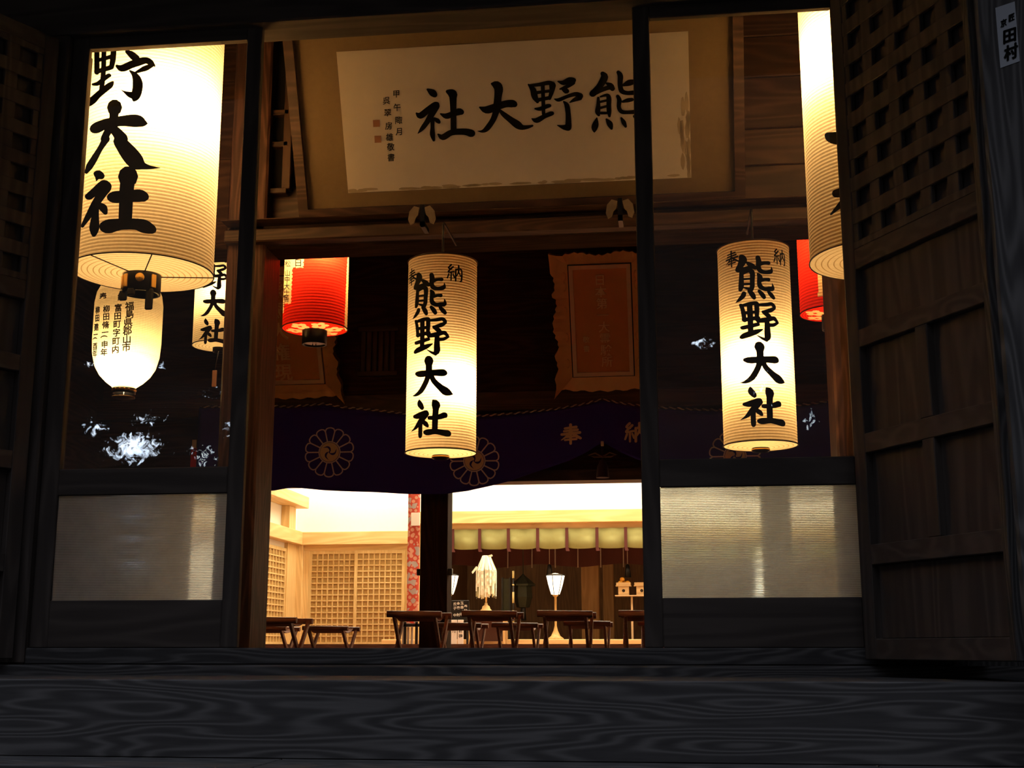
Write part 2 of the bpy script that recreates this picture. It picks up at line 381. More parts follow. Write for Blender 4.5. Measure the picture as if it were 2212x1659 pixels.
TXT_A_SMALL = [unit(NO, 983, 590, 40, 1.0, 1.05)]

B_DAI = [[(200, 252, 30), (262, 270, 110), (290, 320, 118), (280, 430, 100), (268, 560, 105), (250, 640, 85), (210, 740, 76), (135, 845, 72), (75, 882, 40), (10, 880, 6)],
    [(40, 565, 24), (130, 598, 100), (250, 560, 100), (380, 520, 95), (470, 515, 102), (500, 525, 80)], [(310, 610, 40), (360, 660, 68), (450, 730, 84), (540, 795, 104), (600, 830, 70), (680, 824, 48), (738, 808, 28)]]
B_NO = [[(685, 262, 22), (745, 330, 80), (768, 420, 84), (805, 490, 44)], [(700, 275, 36), (830, 262, 50), (950, 240, 58), (1010, 255, 60)], [(1005, 275, 92), (995, 350, 66), (965, 445, 46)], [(875, 260, 52), (882, 500, 52), (886, 650, 48)],
    [(770, 372, 44), (980, 345, 42)], [(800, 470, 50), (960, 438, 50)], [(775, 582, 24), (840, 585, 54), (935, 548, 56), (968, 542, 44)], [(730, 715, 14), (795, 738, 70), (900, 682, 62), (985, 648, 62), (1005, 645, 44)],
    [(1078, 220, 20), (1150, 238, 66), (1230, 200, 72), (1285, 205, 66)], [(1275, 235, 66), (1200, 285, 54), (1105, 322, 24)], [(1135, 325, 30), (1180, 345, 72), (1200, 350, 56)], [(1035, 455, 20), (1090, 465, 50), (1200, 420, 48), (1310, 390, 60), (1370, 415, 86)], [(1365, 435, 76), (1300, 462, 54), (1236, 498, 18)],
    [(1155, 490, 24), (1195, 540, 66), (1212, 650, 70), (1216, 760, 80), (1215, 815, 88)], [(1210, 830, 96), (1150, 828, 62), (1070, 803, 12)]]
B_KUMA = [[(1670, 118, 60), (1695, 165, 98), (1640, 270, 88), (1590, 330, 84), (1545, 378, 90), (1530, 385, 76)], [(1545, 372, 88), (1650, 335, 62), (1760, 300, 62), (1800, 320, 60)], [(1720, 245, 26), (1775, 275, 72), (1805, 315, 60)],
    [(1612, 440, 36), (1612, 540, 56), (1604, 620, 70), (1618, 665, 40)], [(1640, 424, 24), (1725, 402, 44), (1752, 440, 66), (1752, 540, 66), (1756, 620, 64), (1760, 680, 36)], [(1640, 492, 34), (1740, 468, 34)], [(1640, 572, 36), (1740, 545, 34)], [(1650, 640, 40), (1720, 640, 36)],
    [(1878, 100, 52), (1905, 150, 74), (1902, 260, 66), (1922, 345, 66), (1990, 374, 56), (2075, 370, 62)], [(1950, 268, 40), (2020, 240, 82), (2090, 224, 60)], [(1870, 418, 48), (1892, 470, 62), (1885, 560, 56), (1922, 622, 56), (2010, 630, 50), (2130, 622, 62)], [(1935, 490, 32), (2000, 472, 56), (2060, 462, 48)],
    [(1592, 708, 20), (1578, 780, 78), (1562, 835, 84), (1560, 888, 24)], [(1722, 725, 30), (1765, 785, 80), (1788, 845, 36)], [(1918, 708, 30), (1950, 765, 62), (1975, 818, 36)], [(2085, 682, 30), (2140, 740, 66), (2172, 795, 36)]]
B_SHA = [[(760, 205, 30), (820, 245, 92), (850, 270, 80), (860, 290, 40)], [(612, 520, 24), (665, 552, 84), (760, 480, 84), (850, 415, 84), (880, 405, 76)], [(880, 425, 84), (810, 540, 84), (750, 640, 70), (690, 720, 58), (632, 788, 10)], [(825, 600, 60), (825, 700, 54), (825, 800, 70), (842, 878, 36)], [(850, 590, 36), (890, 618, 62), (912, 638, 44)],
    [(1025, 232, 50), (1090, 262, 120), (1098, 330, 96), (1102, 520, 80), (1105, 740, 80)], [(932, 528, 20), (1010, 558, 76), (1100, 525, 76), (1175, 500, 94), (1208, 505, 74)], [(900, 800, 24), (965, 838, 80), (1080, 775, 80), (1250, 765, 88), (1335, 785, 102), (1350, 785, 80)]]
TXT_B = xf(B_DAI + B_NO + B_KUMA, 1030, 140, 6.144) + xf(B_SHA, 800, 160, 6.144)

C5 = [[(310, 20, 90), (310, 480, 92)], [(432, 20, 84), (425, 400, 84), (405, 650, 84), (385, 800, 80)], [(600, 20, 95), (585, 250, 100), (560, 395, 84)], [(300, 284, 66), (440, 250, 66), (600, 200, 74)], [(300, 470, 80), (420, 440, 80), (560, 395, 84)],
    [(240, 690, 40), (320, 680, 70), (380, 635, 74), (500, 545, 76), (530, 540, 56)], [(170, 1010, 120), (240, 960, 130), (330, 870, 112), (450, 770, 110), (540, 700, 100), (585, 650, 36)],
    [(690, -60, 80), (900, -60, 100), (1010, 0, 90), (900, 70, 80)], [(820, 130, 60), (900, 180, 120), (980, 250, 130)], [(650, 375, 50), (740, 415, 120), (900, 350, 130), (1050, 300, 130), (1155, 280, 110), (1230, 320, 100), (1295, 375, 30)], [(1270, 360, 50), (1150, 410, 96), (1030, 460, 60), (965, 488, 30)],
    [(870, 455, 24), (955, 530, 104), (1002, 640, 166), (1004, 760, 174), (975, 880, 160), (945, 955, 60)], [(960, 880, 140), (870, 862, 100), (785, 820, 36), (722, 782, 4)],
    [(600, 990, 40), (612, 1040, 170), (612, 1085, 260), (604, 1150, 176), (598, 1260, 150), (560, 1390, 150), (500, 1490, 132), (430, 1620, 118)],
    [(225, 1460, 40), (285, 1440, 180), (450, 1370, 176), (700, 1318, 170), (980, 1310, 215), (1090, 1345, 130), (1168, 1358, 20)], [(555, 1400, 120), (640, 1500, 170), (740, 1620, 205)]]
C6 = [[(520, 0, 128), (430, 150, 92), (330, 320, 110), (250, 450, 112), (200, 540, 60)], [(740, 40, 205), (880, 220, 270), (1000, 360, 270), (1090, 425, 150), (1220, 462, 70), (1405, 472, 6)],
    [(335, 560, 40), (395, 580, 140), (445, 605, 110)], [(375, 640, 60), (362, 690, 6)], [(200, 930, 50), (245, 935, 120), (350, 848, 130), (480, 745, 150), (545, 775, 140)], [(545, 800, 130), (430, 935, 140), (330, 1090, 130), (230, 1265, 98), (135, 1420, 56)], [(345, 1080, 130), (345, 1250, 120), (330, 1450, 165), (322, 1560, 76)], [(420, 1085, 100), (478, 1130, 130), (510, 1200, 76)],
    [(860, 505, 50), (872, 570, 220), (880, 615, 330), (872, 690, 250), (852, 900, 230), (835, 1290, 220)], [(565, 950, 60), (650, 950, 190), (850, 938, 190), (1050, 925, 205), (1130, 940, 170), (1190, 955, 60)], [(460, 1420, 80), (540, 1430, 225), (750, 1392, 190), (1000, 1390, 185), (1140, 1425, 220), (1255, 1470, 160), (1310, 1490, 60)]]
TXT_C = xf(C5, 170, 95, 7.9) + xf(C6, 160, 300, 7.543)

# ================================================================ outside: sill, veranda, steps
def zat(y, Y, x=1106): return at(x, y, Y).z
SX0, SX1 = -4.6, 3.6
b = MB().box((-2.86, -.04, .13), (.88, .16, .2), 0, .006); struct('threshold', b, OUT('x'), 'grey weathered door sill running under the sliding doors', 'sill')
b = MB().box((SX0, -.1, .02), (SX1, .3, .13), 0, .008); struct('sill_beam', b, OUT('x'), 'long weathered beam under the door sill', 'beam')
ZV = .092
b = MB()
for (x0, x1) in ((SX0, 2.115), (2.119, SX1)): b.box((x0, -1.0, ZV - .262), (x1, -.94, ZV), 0, .004)
b.box((SX0, -.94, ZV - .06), (SX1, -.1, ZV - .004), 0)
struct('veranda_floor', b, OUT('x'), 'weathered veranda board with long knot rings across the bottom', 'floor')
def step(name, Y0, Y1, zt, zb, lab):
    q = MB()
    q.box((SX0, Y0, zt - .05), (-1.35, Y1, zt), 0, .004); q.box((-1.346, Y0, zt - .05), (.62, Y1, zt), 0, .004); q.box((.624, Y0, zt - .05), (SX1, Y1, zt), 0, .004)
    q.box((SX0, Y0 + .03, zb), (SX1, Y0 + .08, zt - .05), 0)
    struct(name, q, OUT('x'), lab, 'step')
step('entrance_step', -1.32, -.98, ZV - .262, ZV - .5, 'upper wooden entrance step below the veranda board')
step('entrance_step', -1.7, -1.3, ZV - .5, ZV - .78, 'lower wooden entrance step near the ground')
b = MB().box((-12, -14, ZV - .84), (10, 2.0, ZV - .78)); struct('ground', b, mottled('earth', (.03, .03, .028), (.06, .055, .05), 3, .95))

# ================================================================ facade: lintel, jambs, sliding glass doors
b = MB().box((-3.2, -.07, 3.055), (1.25, .14, 3.32), 0, .008); struct('lintel', b, OUTR('x'), 'dark lintel above the sliding doors', 'lintel')
b = MB().box((-5.2, -.04, 3.32), (4.0, .1, 4.3)); struct('wall_front', b, OUT('x'))
for nm, x0, x1 in (('jamb', -3.06, -2.80), ('jamb', .832, 1.08)):
    b = MB().box((x0, -.06, .13), (x1, .2, 3.06), 0, .01); struct(nm, b, OUTR('z'), 'dark square post beside the %s sliding door' % ('big lantern' if x0 < 0 else 'thin lantern sliver'), 'post')
for k, (x0, x1) in enumerate(((-5.2, -3.06), (1.08, 4.0))):
    b = MB().box((x0, 0, -.2), (x1, .12, 3.33)); struct('wall_front', b, OUT('z'))

def ribbed(x0, x1, z0, z1, y0, pitch=.0072, amp=.00006):
    m = MB(); n = int((z1 - z0) / pitch) * 8; vs = []; fs = []
    for i in range(n + 1):
        z = z0 + (z1 - z0) * i / n; a = y0 - amp * sin(2 * pi * (z - z0) / pitch)
        vs += [(x0, a, z), (x1, a, z), (x1, y0 + .004, z), (x0, y0 + .004, z)]
    for i in range(n):
        o = i * 4
        for k in range(4): fs.append((o + k, o + (k + 1) % 4, o + 4 + (k + 1) % 4, o + 4 + k))
    fs += [(0, 3, 2, 1), (n * 4, n * 4 + 1, n * 4 + 2, n * 4 + 3)]
    return m.add(vs, fs, 0, False)
def glass_door(nm, x0, x1, g0, g1, yc, label):
    t = thing(nm, label, 'sliding door', (x0, yc, .2), kind='structure')
    y0, y1 = yc - .018, yc + .018; W_ = OUTR
    MB().box((x0, y0, .2), (g0, y1, 3.07), 0, .004).build('stile', W_('z'), t)
    MB().box((g1, y0, .2), (x1, y1, 3.07), 0, .004).build('stile', W_('z'), t)
    MB().box((g0, y0, .2), (g1, y1, .402), 0, .004).build('bottom_board', W_('x'), t)
    MB().box((g0, y0, .861), (g1, y1, .979), 0, .004).build('middle_rail', W_('x'), t)
    MB().box((g0, y0, 2.998), (g1, y1, 3.07), 0, .004).build('top_rail', W_('x'), t)
    MB().add([(g0, yc, .979), (g1, yc, .979), (g1, yc, 2.998), (g0, yc, 2.998)], [(0, 1, 2, 3)]).build('clear_pane', GLASS, t)
    ribbed(g0, g1, .402, .861, yc - .002).build('reeded_pane', RIBG, t)
    return t
glass_door('door_1', -2.80, -1.866, -2.718, -1.939, .0, 'dark sliding door with clear upper glass in front of the biggest lantern')
glass_door('door_2', -.140, .830, -.063, .741, .03, 'dark sliding door with bright reeded lower pane in front of a tall lantern')

b = MB().box((-9, -2.25, 3.75), (8, .3, 3.88)); struct('roof', b, OUT('x'), 'deep wooden eaves over the entrance', 'eaves')
# ---------------------------------------------------------------- folded lattice leaves outside
def lattice_leaf(nm, ox, oy, dx_, dy_, wd, label):
    L = sqrt(dx_ * dx_ + dy_ * dy_); dx_, dy_ = dx_ / L, dy_ / L; nx, ny = -dy_, dx_
    if nx * (-1.0 - ox) < 0: nx, ny = -nx, -ny        # inner face looks toward the doorway
    t = thing(nm, label, 'lattice door', (ox, oy, .155), kind='structure')
    M = Matrix(((dx_, nx, 0, ox), (dy_, ny, 0, oy), (0, 0, 1, 0), (0, 0, 0, 1)))
    T = .045
    def bx(u0, u1, z0, z1, name, ax, t0=0, t1=T, mb=None):
        m = mb or MB(); m.box((u0, -t1, z0), (u1, -t0, z1), 0, .003, M)
        if mb is None: m.build(name, OUTR('z' if ax == 'z' else 'y'), t)
    z0, zt = .155, 3.02
    bx(0, .075, z0, zt, 'stile', 'z'); bx(wd - .075, wd, z0, zt, 'stile', 'z')
    u0, u1 = .075, wd - .075; um = (u0 + u1) / 2
    R = [(.155, .235, 'rail'), (.52, .60, 'rail'), (.965, 1.045, 'rail'), (1.40, 1.475, 'rail'), (1.73, 1.815, 'rail'), (2.94, 3.02, 'rail')]
    for (a, c, n_) in R: bx(u0, u1, a, c, n_, 'x')
    for (a, c) in ((.60, .965), (1.045, 1.40)): bx(um - .035, um + .035, a, c, 'muntin', 'z')
    for (a, c) in ((.235, .52), (.60, .965), (1.045, 1.40), (1.475, 1.73)): bx(u0, u1, a, c, 'panel', 'z', .032, .040)
    m = MB(); n = 5; pw = (u1 - u0) / n; nz_ = 8; pz = (2.94 - 1.815) / nz_
    for i in range(n + 1):
        u = u0 + i * pw; bx(max(u0, u - .033), min(u1, u + .033), 1.815, 2.94, '', 'z', .004, .024, m)
    for k in range(nz_ + 1):
        z = 1.815 + k * pz; bx(u0, u1, max(1.815, z - .033), min(2.94, z + .033), '', 'x', .0, .020, m)
    m.build('lattice', OUTR('z'), t)
    bx(u0, u1, 1.815, 2.94, 'backing_board', 'z', .034, .042)
    return t, M
lattice_leaf('door_3', -2.83, -.09, -.44, -.81, .93, 'dark lattice door leaf folded open beside the biggest lantern')
leafR, MR = lattice_leaf('door_4', .725, -.09, .427, -.823, .93, 'dark lattice door leaf folded open beside the thin lantern sliver')

# second leaf folded behind the first, seen as its edge, and the outer post with a votive sticker
t = thing('door_5', 'edge of the second folded door leaf with dark mortise slots', 'lattice door', (1.2, -.95, .155), kind='structure')
pa = at(2122, 700, -.88); pb = at(2178, 700, -.88)
M2 = Matrix(((.427 / .927, .823 / .927, 0, pa.x), (-.823 / .927, .427 / .927, 0, -.85), (0, 0, 1, 0), (0, 0, 0, 1)))
MB().box((pa.x + .02, -.92, .155), (pb.x + .02, -.84, 3.02), 0, .004).build('edge_stile', OUT('z'), t)
MB().box((pb.x, -.84, .155), (pb.x + .04, -.1, 3.02), 0, .004).build('leaf_board', OUTR('z'), t)
for (ya, yb) in ((885, 955), (1150, 1220), (690, 740), (480, 560)):
    za, zb = at(2190, ya, -.92).z, at(2190, yb, -.92).z
    MB().box((pa.x + .05, -.924, zb), (pa.x + .062, -.905, za)).build('mortise', BLACK, t)
px0 = at(2160, 100, -1.25)
b = MB(); PC = (px0.x + .16, -1.12)
Mp = Matrix.Translation((PC[0], PC[1], 0)) @ Matrix.Rotation(radians(-24), 4, 'Z')
b.box((-.17, -.17, ZV - .0), (.17, .17, 3.6), 0, .015, Mp)
struct('porch_post', b, OUT('z'), 'grey outer post carrying a white votive sticker', 'post')
# sticker lies on the post's face toward the doorway
nrm = (Mp.to_3x3() @ Vector((-1, 0, 0))); nrf = (Mp.to_3x3() @ Vector((0, -1, 0)))
def plane_fn(p0, n):
    def fn(px, py, off=0.0):
        d = ray(px, py); q = p0 + n * off; tt = (q - CAM).dot(n) / d.dot(n); return CAM + d * tt
    return fn
fp = plane_fn(Vector((PC[0], PC[1], 0)) + nrf * .17, nrf)
t = thing('votive_sticker', 'narrow white votive paper sticker with black brush characters on outer post', 'sticker', tuple(fp(2180, 146, .002)))
MB().add([fp(2150, 17, .002), fp(2192, 3, .002), fp(2203, 132, .002), fp(2161, 147, .002)], [(0, 1, 2, 3)]).build('paper', principled('old_paper', (.34, .35, .38), .9), t)
sk = []
for (c_, x_, y_, s_, kx_, sh_) in (('京', 2168, 50, 17, .8, -.35), ('匠', 2185, 38, 17, .8, -.35), ('田', 2181, 77, 33, .95, -.3), ('村', 2184, 113, 35, .85, -.3)):
    for ox_, oy_ in ((0, 0), (s_ * .035, 0), (-s_ * .035, 0), (0, s_ * .03), (0, -s_ * .03)): sk.append((c_, x_ + ox_, y_ + oy_, s_, kx_, sh_))
lay(font_at(sk), lambda x, y: fp(x, y, .0035)).build('lettering', INK, t)

# ================================================================ inner frame: posts, beams, upper wall
YF = 1.4
POSTS = []
for k, (x0, x1) in enumerate(((-2.515, at(601, 700, YF + .3).x), (at(1780, 700, YF + .3).x, 1.19))):
    b = MB().box((x0, YF, 0), (x1, YF + .3, 3.9), 0, .012)
    struct('pillar', b, wood('red_brown_wood_', (.032, .015, .011), (.115, .054, .038), 'z', 1.4, .6, spec=.2), ('reddish brown pillar with bold grain at the edge of the doorway', 'brown pillar standing beside the half hidden red lantern')[k], 'pillar')
zl = at(700, 559, YF + .28).z; zt_ = at(650, 525, YF).z; zg = at(650, 493, YF).z
b = MB().box((-2.38, YF + .04, zl), (.811, YF + .28, zt_ + .02), 0, .01); struct('lintel', b, DKW('x'), 'dark inner lintel over the hall entrance', 'lintel')
b = MB().box((-2.515, YF - .06, zt_), (1.2, YF + .3, zg - .012), 0, .008); struct('beam', b, INW('x'), 'brown tie beam above the inner lintel', 'beam')
zd = at(650, 468, YF - .12).z
b = MB().box((-2.515, YF - .0, zg - .012), (1.2, YF + .3, zg + .03)); b.box((-2.515, YF - .12, zg + .02), (1.2, YF + .3, zd), 0, .008)
struct('beam', b, INW('x'), 'brown ledge beam carrying the big signboard', 'beam')
# plank wall above
b = MB(); z = zd; k = 0
while z < 4.25:
    h = (.27, .22, .31, .25)[k % 4]
    b.box((-2.42, YF + .12, z + .003), (1.138, YF + .2, min(4.3, z + h)), 0, .006); z += h; k += 1
b.box((-2.42, YF + .2, zd), (1.14, YF + .24, 4.3))
struct('wall_inner', b, INW('x'), 'brown horizontal plank wall behind the signboard', 'wall')
# small barred window slots left of the signboard
ww = thing('window_1', 'dark barred slot in the plank wall beside the signboard', 'window slot', tuple(at(600, 415, YF + .1)), kind='structure')
p0 = at(578, 415, YF + .1); p1 = at(626, 66, YF + .1)
MB().box((p0.x, YF + .10, p0.z), (p1.x, YF + .13, p1.z)).build('recess', principled('void', (.006, .005, .005), .9), ww)
for y in (250, 318, 418):
    q = at(600, y, YF + .1); MB().box((p0.x - .01, YF + .05, q.z - .016), (p1.x + .03, YF + .12, q.z + .016), 0, .004).build('bar', INW('x'), ww)
MB().box((p1.x, YF + .05, p0.z), (p1.x + .05, YF + .12, p1.z), 0, .004).build('upright', INW('z'), ww)
for (x0, x1, z1) in ((-5.2, -2.515, 4.3), (1.138, 4.0, 4.3)):
    b = MB().box((x0, YF + .1, 3.0), (x1, YF + .22, z1)); struct('wall_inner', b, DKW('x'))
    b = MB().box((x0, YF + .02, zl), (x1, YF + .28, 3.0), 0, .01); struct('beam', b, DKW('x'))

# ================================================================ signboard
def board_fn():
    """paper corners: lower edge rests near Y=1.3, upper edge leans out to Y=0.97"""
    p = at(753, 417, 1.3); q = at(728, 112, .97)
    n = Vector((1, 0, 0)).cross(Vector((0, q.y - p.y, q.z - p.z))).normalized()
    if n.y > 0: n = -n
    return p, q, n
bp_, bq_, bn = board_fn()
fb = plane_fn(Vector((0, bp_.y, bp_.z)), bn)
bv = Vector((0, bq_.y - bp_.y, bq_.z - bp_.z)).normalized()
PW0, PW1 = bp_.x - .003, at(1493, 375, 1.3).x; PH = (Vector((0, bq_.y, bq_.z)) - Vector((0, bp_.y, bp_.z))).length
def bd(u, v, t): return Vector((u, bp_.y, bp_.z)) + bv * v + bn * t
def bbox(mb, u0, u1, v0, v1, t0, t1, mi=0):
    vs = [bd(u, v, t) for t in (t0, t1) for v in (v0, v1) for u in (u0, u1)]
    return mb.add(vs, [(0, 2, 3, 1), (4, 5, 7, 6), (0, 1, 5, 4), (2, 6, 7, 3), (0, 4, 6, 2), (1, 3, 7, 5)], mi)
sl = fb(668, 452).x; srr = fb(1587, 401).x; sb = (fb(668, 452) - Vector((fb(668, 452).x, bp_.y, bp_.z))).length
ml, mr_, mb_ = PW0 - sl, srr - PW1, sb
sign = thing('signboard', 'large framed white calligraphy signboard leaning out above the hall entrance', 'signboard', tuple(bd((PW0 + PW1) / 2, -mb_ - .06, 0)))
bbox(MB(), PW0 - ml, PW1 + mr_, -mb_, PH + mb_ * 1.35, -.02, -.006).build('silk_mount', mottled('ochre_silk', (.135, .092, .046), (.175, .12, .062), 30, .8), sign)
bbox(MB(), PW0, PW1, 0, PH, -.006, -.003).build('paper', mottled('aged_paper', (.74, .66, .55), (.84, .76, .65), 7, .9, detail=8), sign)
fr = MB(); fw = .055; L_, R_, B_, T_ = PW0 - ml, PW1 + mr_, -mb_, PH + mb_ * 1.35
bbox(fr, L_ - fw, L_, B_ - fw, T_ + fw, -.05, .03); bbox(fr, R_, R_ + fw, B_ - fw, T_ + fw, -.05, .03)
bbox(fr, L_, R_, B_ - fw, B_, -.05, .03); bbox(fr, L_, R_, T_, T_ + fw, -.05, .03)
fr.build('frame', INW('x'), sign)
bbox(MB(), L_, R_, B_, T_, -.05, -.03).build('backing_board', DKW('x'), sign)
lay(ink_strokes(TXT_B), lambda x, y: fb(x, y, .0)).build('brush_lettering', INK, sign)
def z4(x, y): return 800 + x / 6.144, 160 + y / 6.144
sg = [(c, *z4(x, y), 17.5, .95, -.08) for c, x, y in (('甲', 345, 265), ('午', 355, 445), ('陬', 375, 615), ('月', 385, 765), ('呉', 215, 355), ('翠', 230, 515), ('房', 245, 690), ('雄', 255, 840), ('敬', 270, 970), ('書', 275, 1110))]
for part in (sg[:4], sg[4:]): lay(font_at(part), lambda x, y: fb(x, y, .0)).build('signature_lettering', INK, sign)
for (x, y) in ((78, 655), (98, 865)):
    a = z4(x - 44, y - 46); c = z4(x + 44, y + 46)
    m = MB(); seal = principled('seal_red', (.22, .10, .055), .9)
    m.add([fb(a[0], a[1] + .3, .0), fb(c[0], a[1] - .3, .0), fb(c[0] + .6, c[1] - .3, .0), fb(a[0] + .6, c[1] + .3, .0)], [(0, 1, 2, 3)]).build('seal_stamp', seal, sign)
# stains along the paper's edges
m = MB(); rr = random.Random(3)
for i in range(46):
    u = PW0 + (PW1 - PW0) * rr.random(); v = .006 + .012 * rr.random(); wd = .02 + .06 * rr.random()
    if i > 30: u = PW1 - .01 - .05 * rr.random() ** 2; v = PH * rr.random() * .55; wd = .012
    q = [bd(min(PW1, max(PW0, u + wd * cos(a) * (.7 + .5 * rr.random()))), max(0.001, v + (.007 if i <= 30 else .05) * sin(a) * (.7 + .6 * rr.random())), -.0022) for a in [2 * pi * k / 9 for k in range(9)]]
    m.add(q, [tuple(range(9))])
m.build('edge_stain', principled('foxing', (.46, .37, .25), .9), sign, 'stuff')
# leaf-shaped rests under the signboard
for k, (x, y) in enumerate(((915, 466), (1340, 452))):
    c = at(x, y, 1.2)
    t = thing('signboard_rest', ('pale leaf-shaped metal rest under the signboard above the middle lantern', 'pale leaf-shaped metal rest under the signboard near the door stile')[k], 'bracket', (c.x, YF - .1, c.z - .07))
    MB().box((c.x - .012, 1.16, c.z - .07), (c.x + .012, YF - .1, c.z - .045)).box((c.x - .012, 1.16, c.z - .07), (c.x + .012, 1.185, c.z + .05)).build('hook', BLACK, t)
    for s in (-1, 1):
        poly = [(0, .035), (.03, .045), (.055, .015), (.062, -.03), (.05, -.06), (.03, -.05), (.022, -.02), (.008, -.005)]
        rot = .25
        MB().prism([(c.x + s * (.014 + u), c.z + v - .005) for u, v in poly], lambda u, v, tt: Vector((u, tt, v)), 1.15 - .0, 1.162).build('leaf', mottled('pale_metal', (.24, .18, .12), (.36, .28, .20), 40, .5, .2), t)

# ================================================================ lanterns
def bulb(parent, loc, power, col=(1, .78, .46), size=.035):
    l = bpy.data.lights.new('bulb', 'POINT'); l.energy = power; l.color = col; l.shadow_soft_size = size
    o = bpy.data.objects.new('bulb', l); COL.objects.link(o); o.parent = parent; o.location = Vector(loc) - Vector(parent['_o'])
    return o
def rib_profile(prof, pitch, depth, hoop=.15):
    """walk a smooth (r, z) profile upward and add one narrow hoop per pitch; returns rings and material index per band"""
    L = [0]
    for (a, b_) in zip(prof, prof[1:]): L.append(L[-1] + sqrt((a[0] - b_[0]) ** 2 + (a[1] - b_[1]) ** 2))
    def ev(s):
        for i in range(len(L) - 1):
            if s <= L[i + 1] or i == len(L) - 2:
                f = (s - L[i]) / max(1e-9, L[i + 1] - L[i]); return prof[i][0] + (prof[i + 1][0] - prof[i][0]) * f, prof[i][1] + (prof[i + 1][1] - prof[i][1]) * f
    n = max(1, round(L[-1] / pitch)); p = L[-1] / n; out = []; mis = []
    for i in range(n):
        s = i * p
        r, z = ev(s); out.append((r, z)); mis.append(1)
        r, z = ev(s + p * hoop); out.append((r, z)); mis.append(0)
        r, z = ev(s + p * (1 + hoop) / 2); out.append((r - depth, z)); mis.append(0)
    out.append(ev(L[-1])); return out, mis
def lantern(name, label, cx, cy, R, zb, zt, pitch, hub_r, hub_h, pap, hoop, group, profile=None, cord_to=None, top_r=None, bulb_at=None, power=10, paint=None, seg=72, bulb_col=(1, .78, .46), bottom_pitch=None, hub=True):
    t = thing(name, label, 'paper lantern', (cx, cy, zb - hub_h), group)
    prof = profile or [(R, zb), (R, zt)]
    rings, mis = rib_profile(prof, pitch, pitch * .05)
    m = MB().lathe(rings, (cx, cy), seg, smooth=False, mis=mis)
    bt, bmi = rib_profile([(hub_r, prof[0][1] - .012), (prof[0][0], prof[0][1])], bottom_pitch or pitch * 1.6, .0, .2)
    m.lathe(bt, (cx, cy), seg, smooth=False, mis=bmi)
    tp, tmi = rib_profile([(prof[-1][0], prof[-1][1]), (top_r or hub_r, prof[-1][1] + .012)], bottom_pitch or pitch * 1.6, 0, .2)
    m.lathe(tp, (cx, cy), 72, smooth=False, mis=tmi)
    if paint:
        for i, f in enumerate(m.f):
            c = sum((Vector(m.v[j]) for j in f), Vector()) / len(f)
            if paint(c): m.mi[i] = 2
    sh = m.build('paper_shade', [pap, hoop] + ([PET] if paint else []), t)
    if profile is None:
        for z in (zb, zt): MB().tube([(cx + (R + .002) * cos(a), cy + (R + .002) * sin(a), z) for a in [2 * pi * k / 72 for k in range(73)]], .0035, 6, cap=False).build('rim_hoop', RIM, t)
    if hub:
        z0 = prof[0][1] - .012
        MB().lathe([(hub_r * .86, z0 + .01), (hub_r * .86, z0 - hub_h), (hub_r, z0 - hub_h), (hub_r, z0 + .006)], (cx, cy), 40).build('bottom_ring', BLACK, t)
        z1 = prof[-1][1] + .012; tr = top_r or hub_r
        MB().lathe([(.001, z1 + .03), (tr, z1 + .03), (tr, z1 - .004)], (cx, cy), 40).build('top_cap', BLACK, t)
    if cord_to is not None:
        MB().tube([(cx, cy, prof[-1][1] + .035), (cx, cy, cord_to)], .004, 6).build('cord', CORD, t)
    q = bulb_at or (cx, cy, (prof[0][1] + prof[-1][1]) / 2)
    bulb(t, q, power, bulb_col)
    return t, sh
LG = 'tall white paper lanterns'
PET = paper('pale_petal_paper', (.85, .50, .20), .05, .1)
def pj(p):
    d = Vector(p) - CAM; z = d.dot(VF); return CX + F * d.dot(VR) / z, CY - F * d.dot(VU) / z

# the big lantern behind the first glass door
YB = .62; pB = at(308, 590, YB); RB = 155 * pxm(YB, pB.x)
big, bigp = lantern('paper_lantern', 'biggest white paper lantern with bold black characters behind the first glass door', pB.x, pB.y, RB, pB.z, pB.z + 1.36, .0178, .094, .10, PAPER, HOOP, 'big entrance lanterns',
    cord_to=4.305, bulb_at=(pB.x + .14, pB.y - .14, at(380, 268, YB).z), power=54)
lay(ink_strokes(TXT_C), cyl_fn(pB.x, pB.y, RB + .005)).build('brush_lettering', INK, bigp)
for k, (dxp, yy) in enumerate(((-38, 600), (-22, 606), (12, 603), (42, 612))):
    a = radians(-90 + dxp / 44 * 62); x = pB.x + .096 * cos(a); y = pB.y + .096 * sin(a); zz = pB.z - .06
    Mt = Matrix.Translation((x, y, zz)) @ Matrix.Rotation(a + pi / 2, 4, 'Z')
    if k == 2: MB().lathe([(.001, 0), (.022, .002), (.022, .008), (.012, .010), (.001, .013)], (0, 0), 20).xform(Matrix.Translation((x, y, zz + .01)) @ Matrix.Rotation(a + pi / 2, 4, 'Z') @ Matrix.Rotation(radians(90), 4, 'X')).build('brass_boss', BRASS, big)
    else: MB().box((-.014, -.006, -.035), (.014, .004, .035), 0, .003, Mt).build('brass_plate', BRASS, big)
for (a, h) in ((-40, .10), (-150, .045), (-100, .03)):
    a = radians(a); x = pB.x + .088 * cos(a); y = pB.y + .088 * sin(a)
    MB().box((x - .02, y - .008, pB.z - .11 - h), (x + .02, y + .008, pB.z - .10), 0, .006).build('tab', BLACK, big)
for a in (250, 300, 20, 130):
    a = radians(a); MB().tube([(pB.x + .09 * cos(a), pB.y + .09 * sin(a), pB.z - .016), (pB.x + RB * cos(a), pB.y + RB * sin(a), pB.z - .003)], .003, 6).build('spoke', RIM, big)

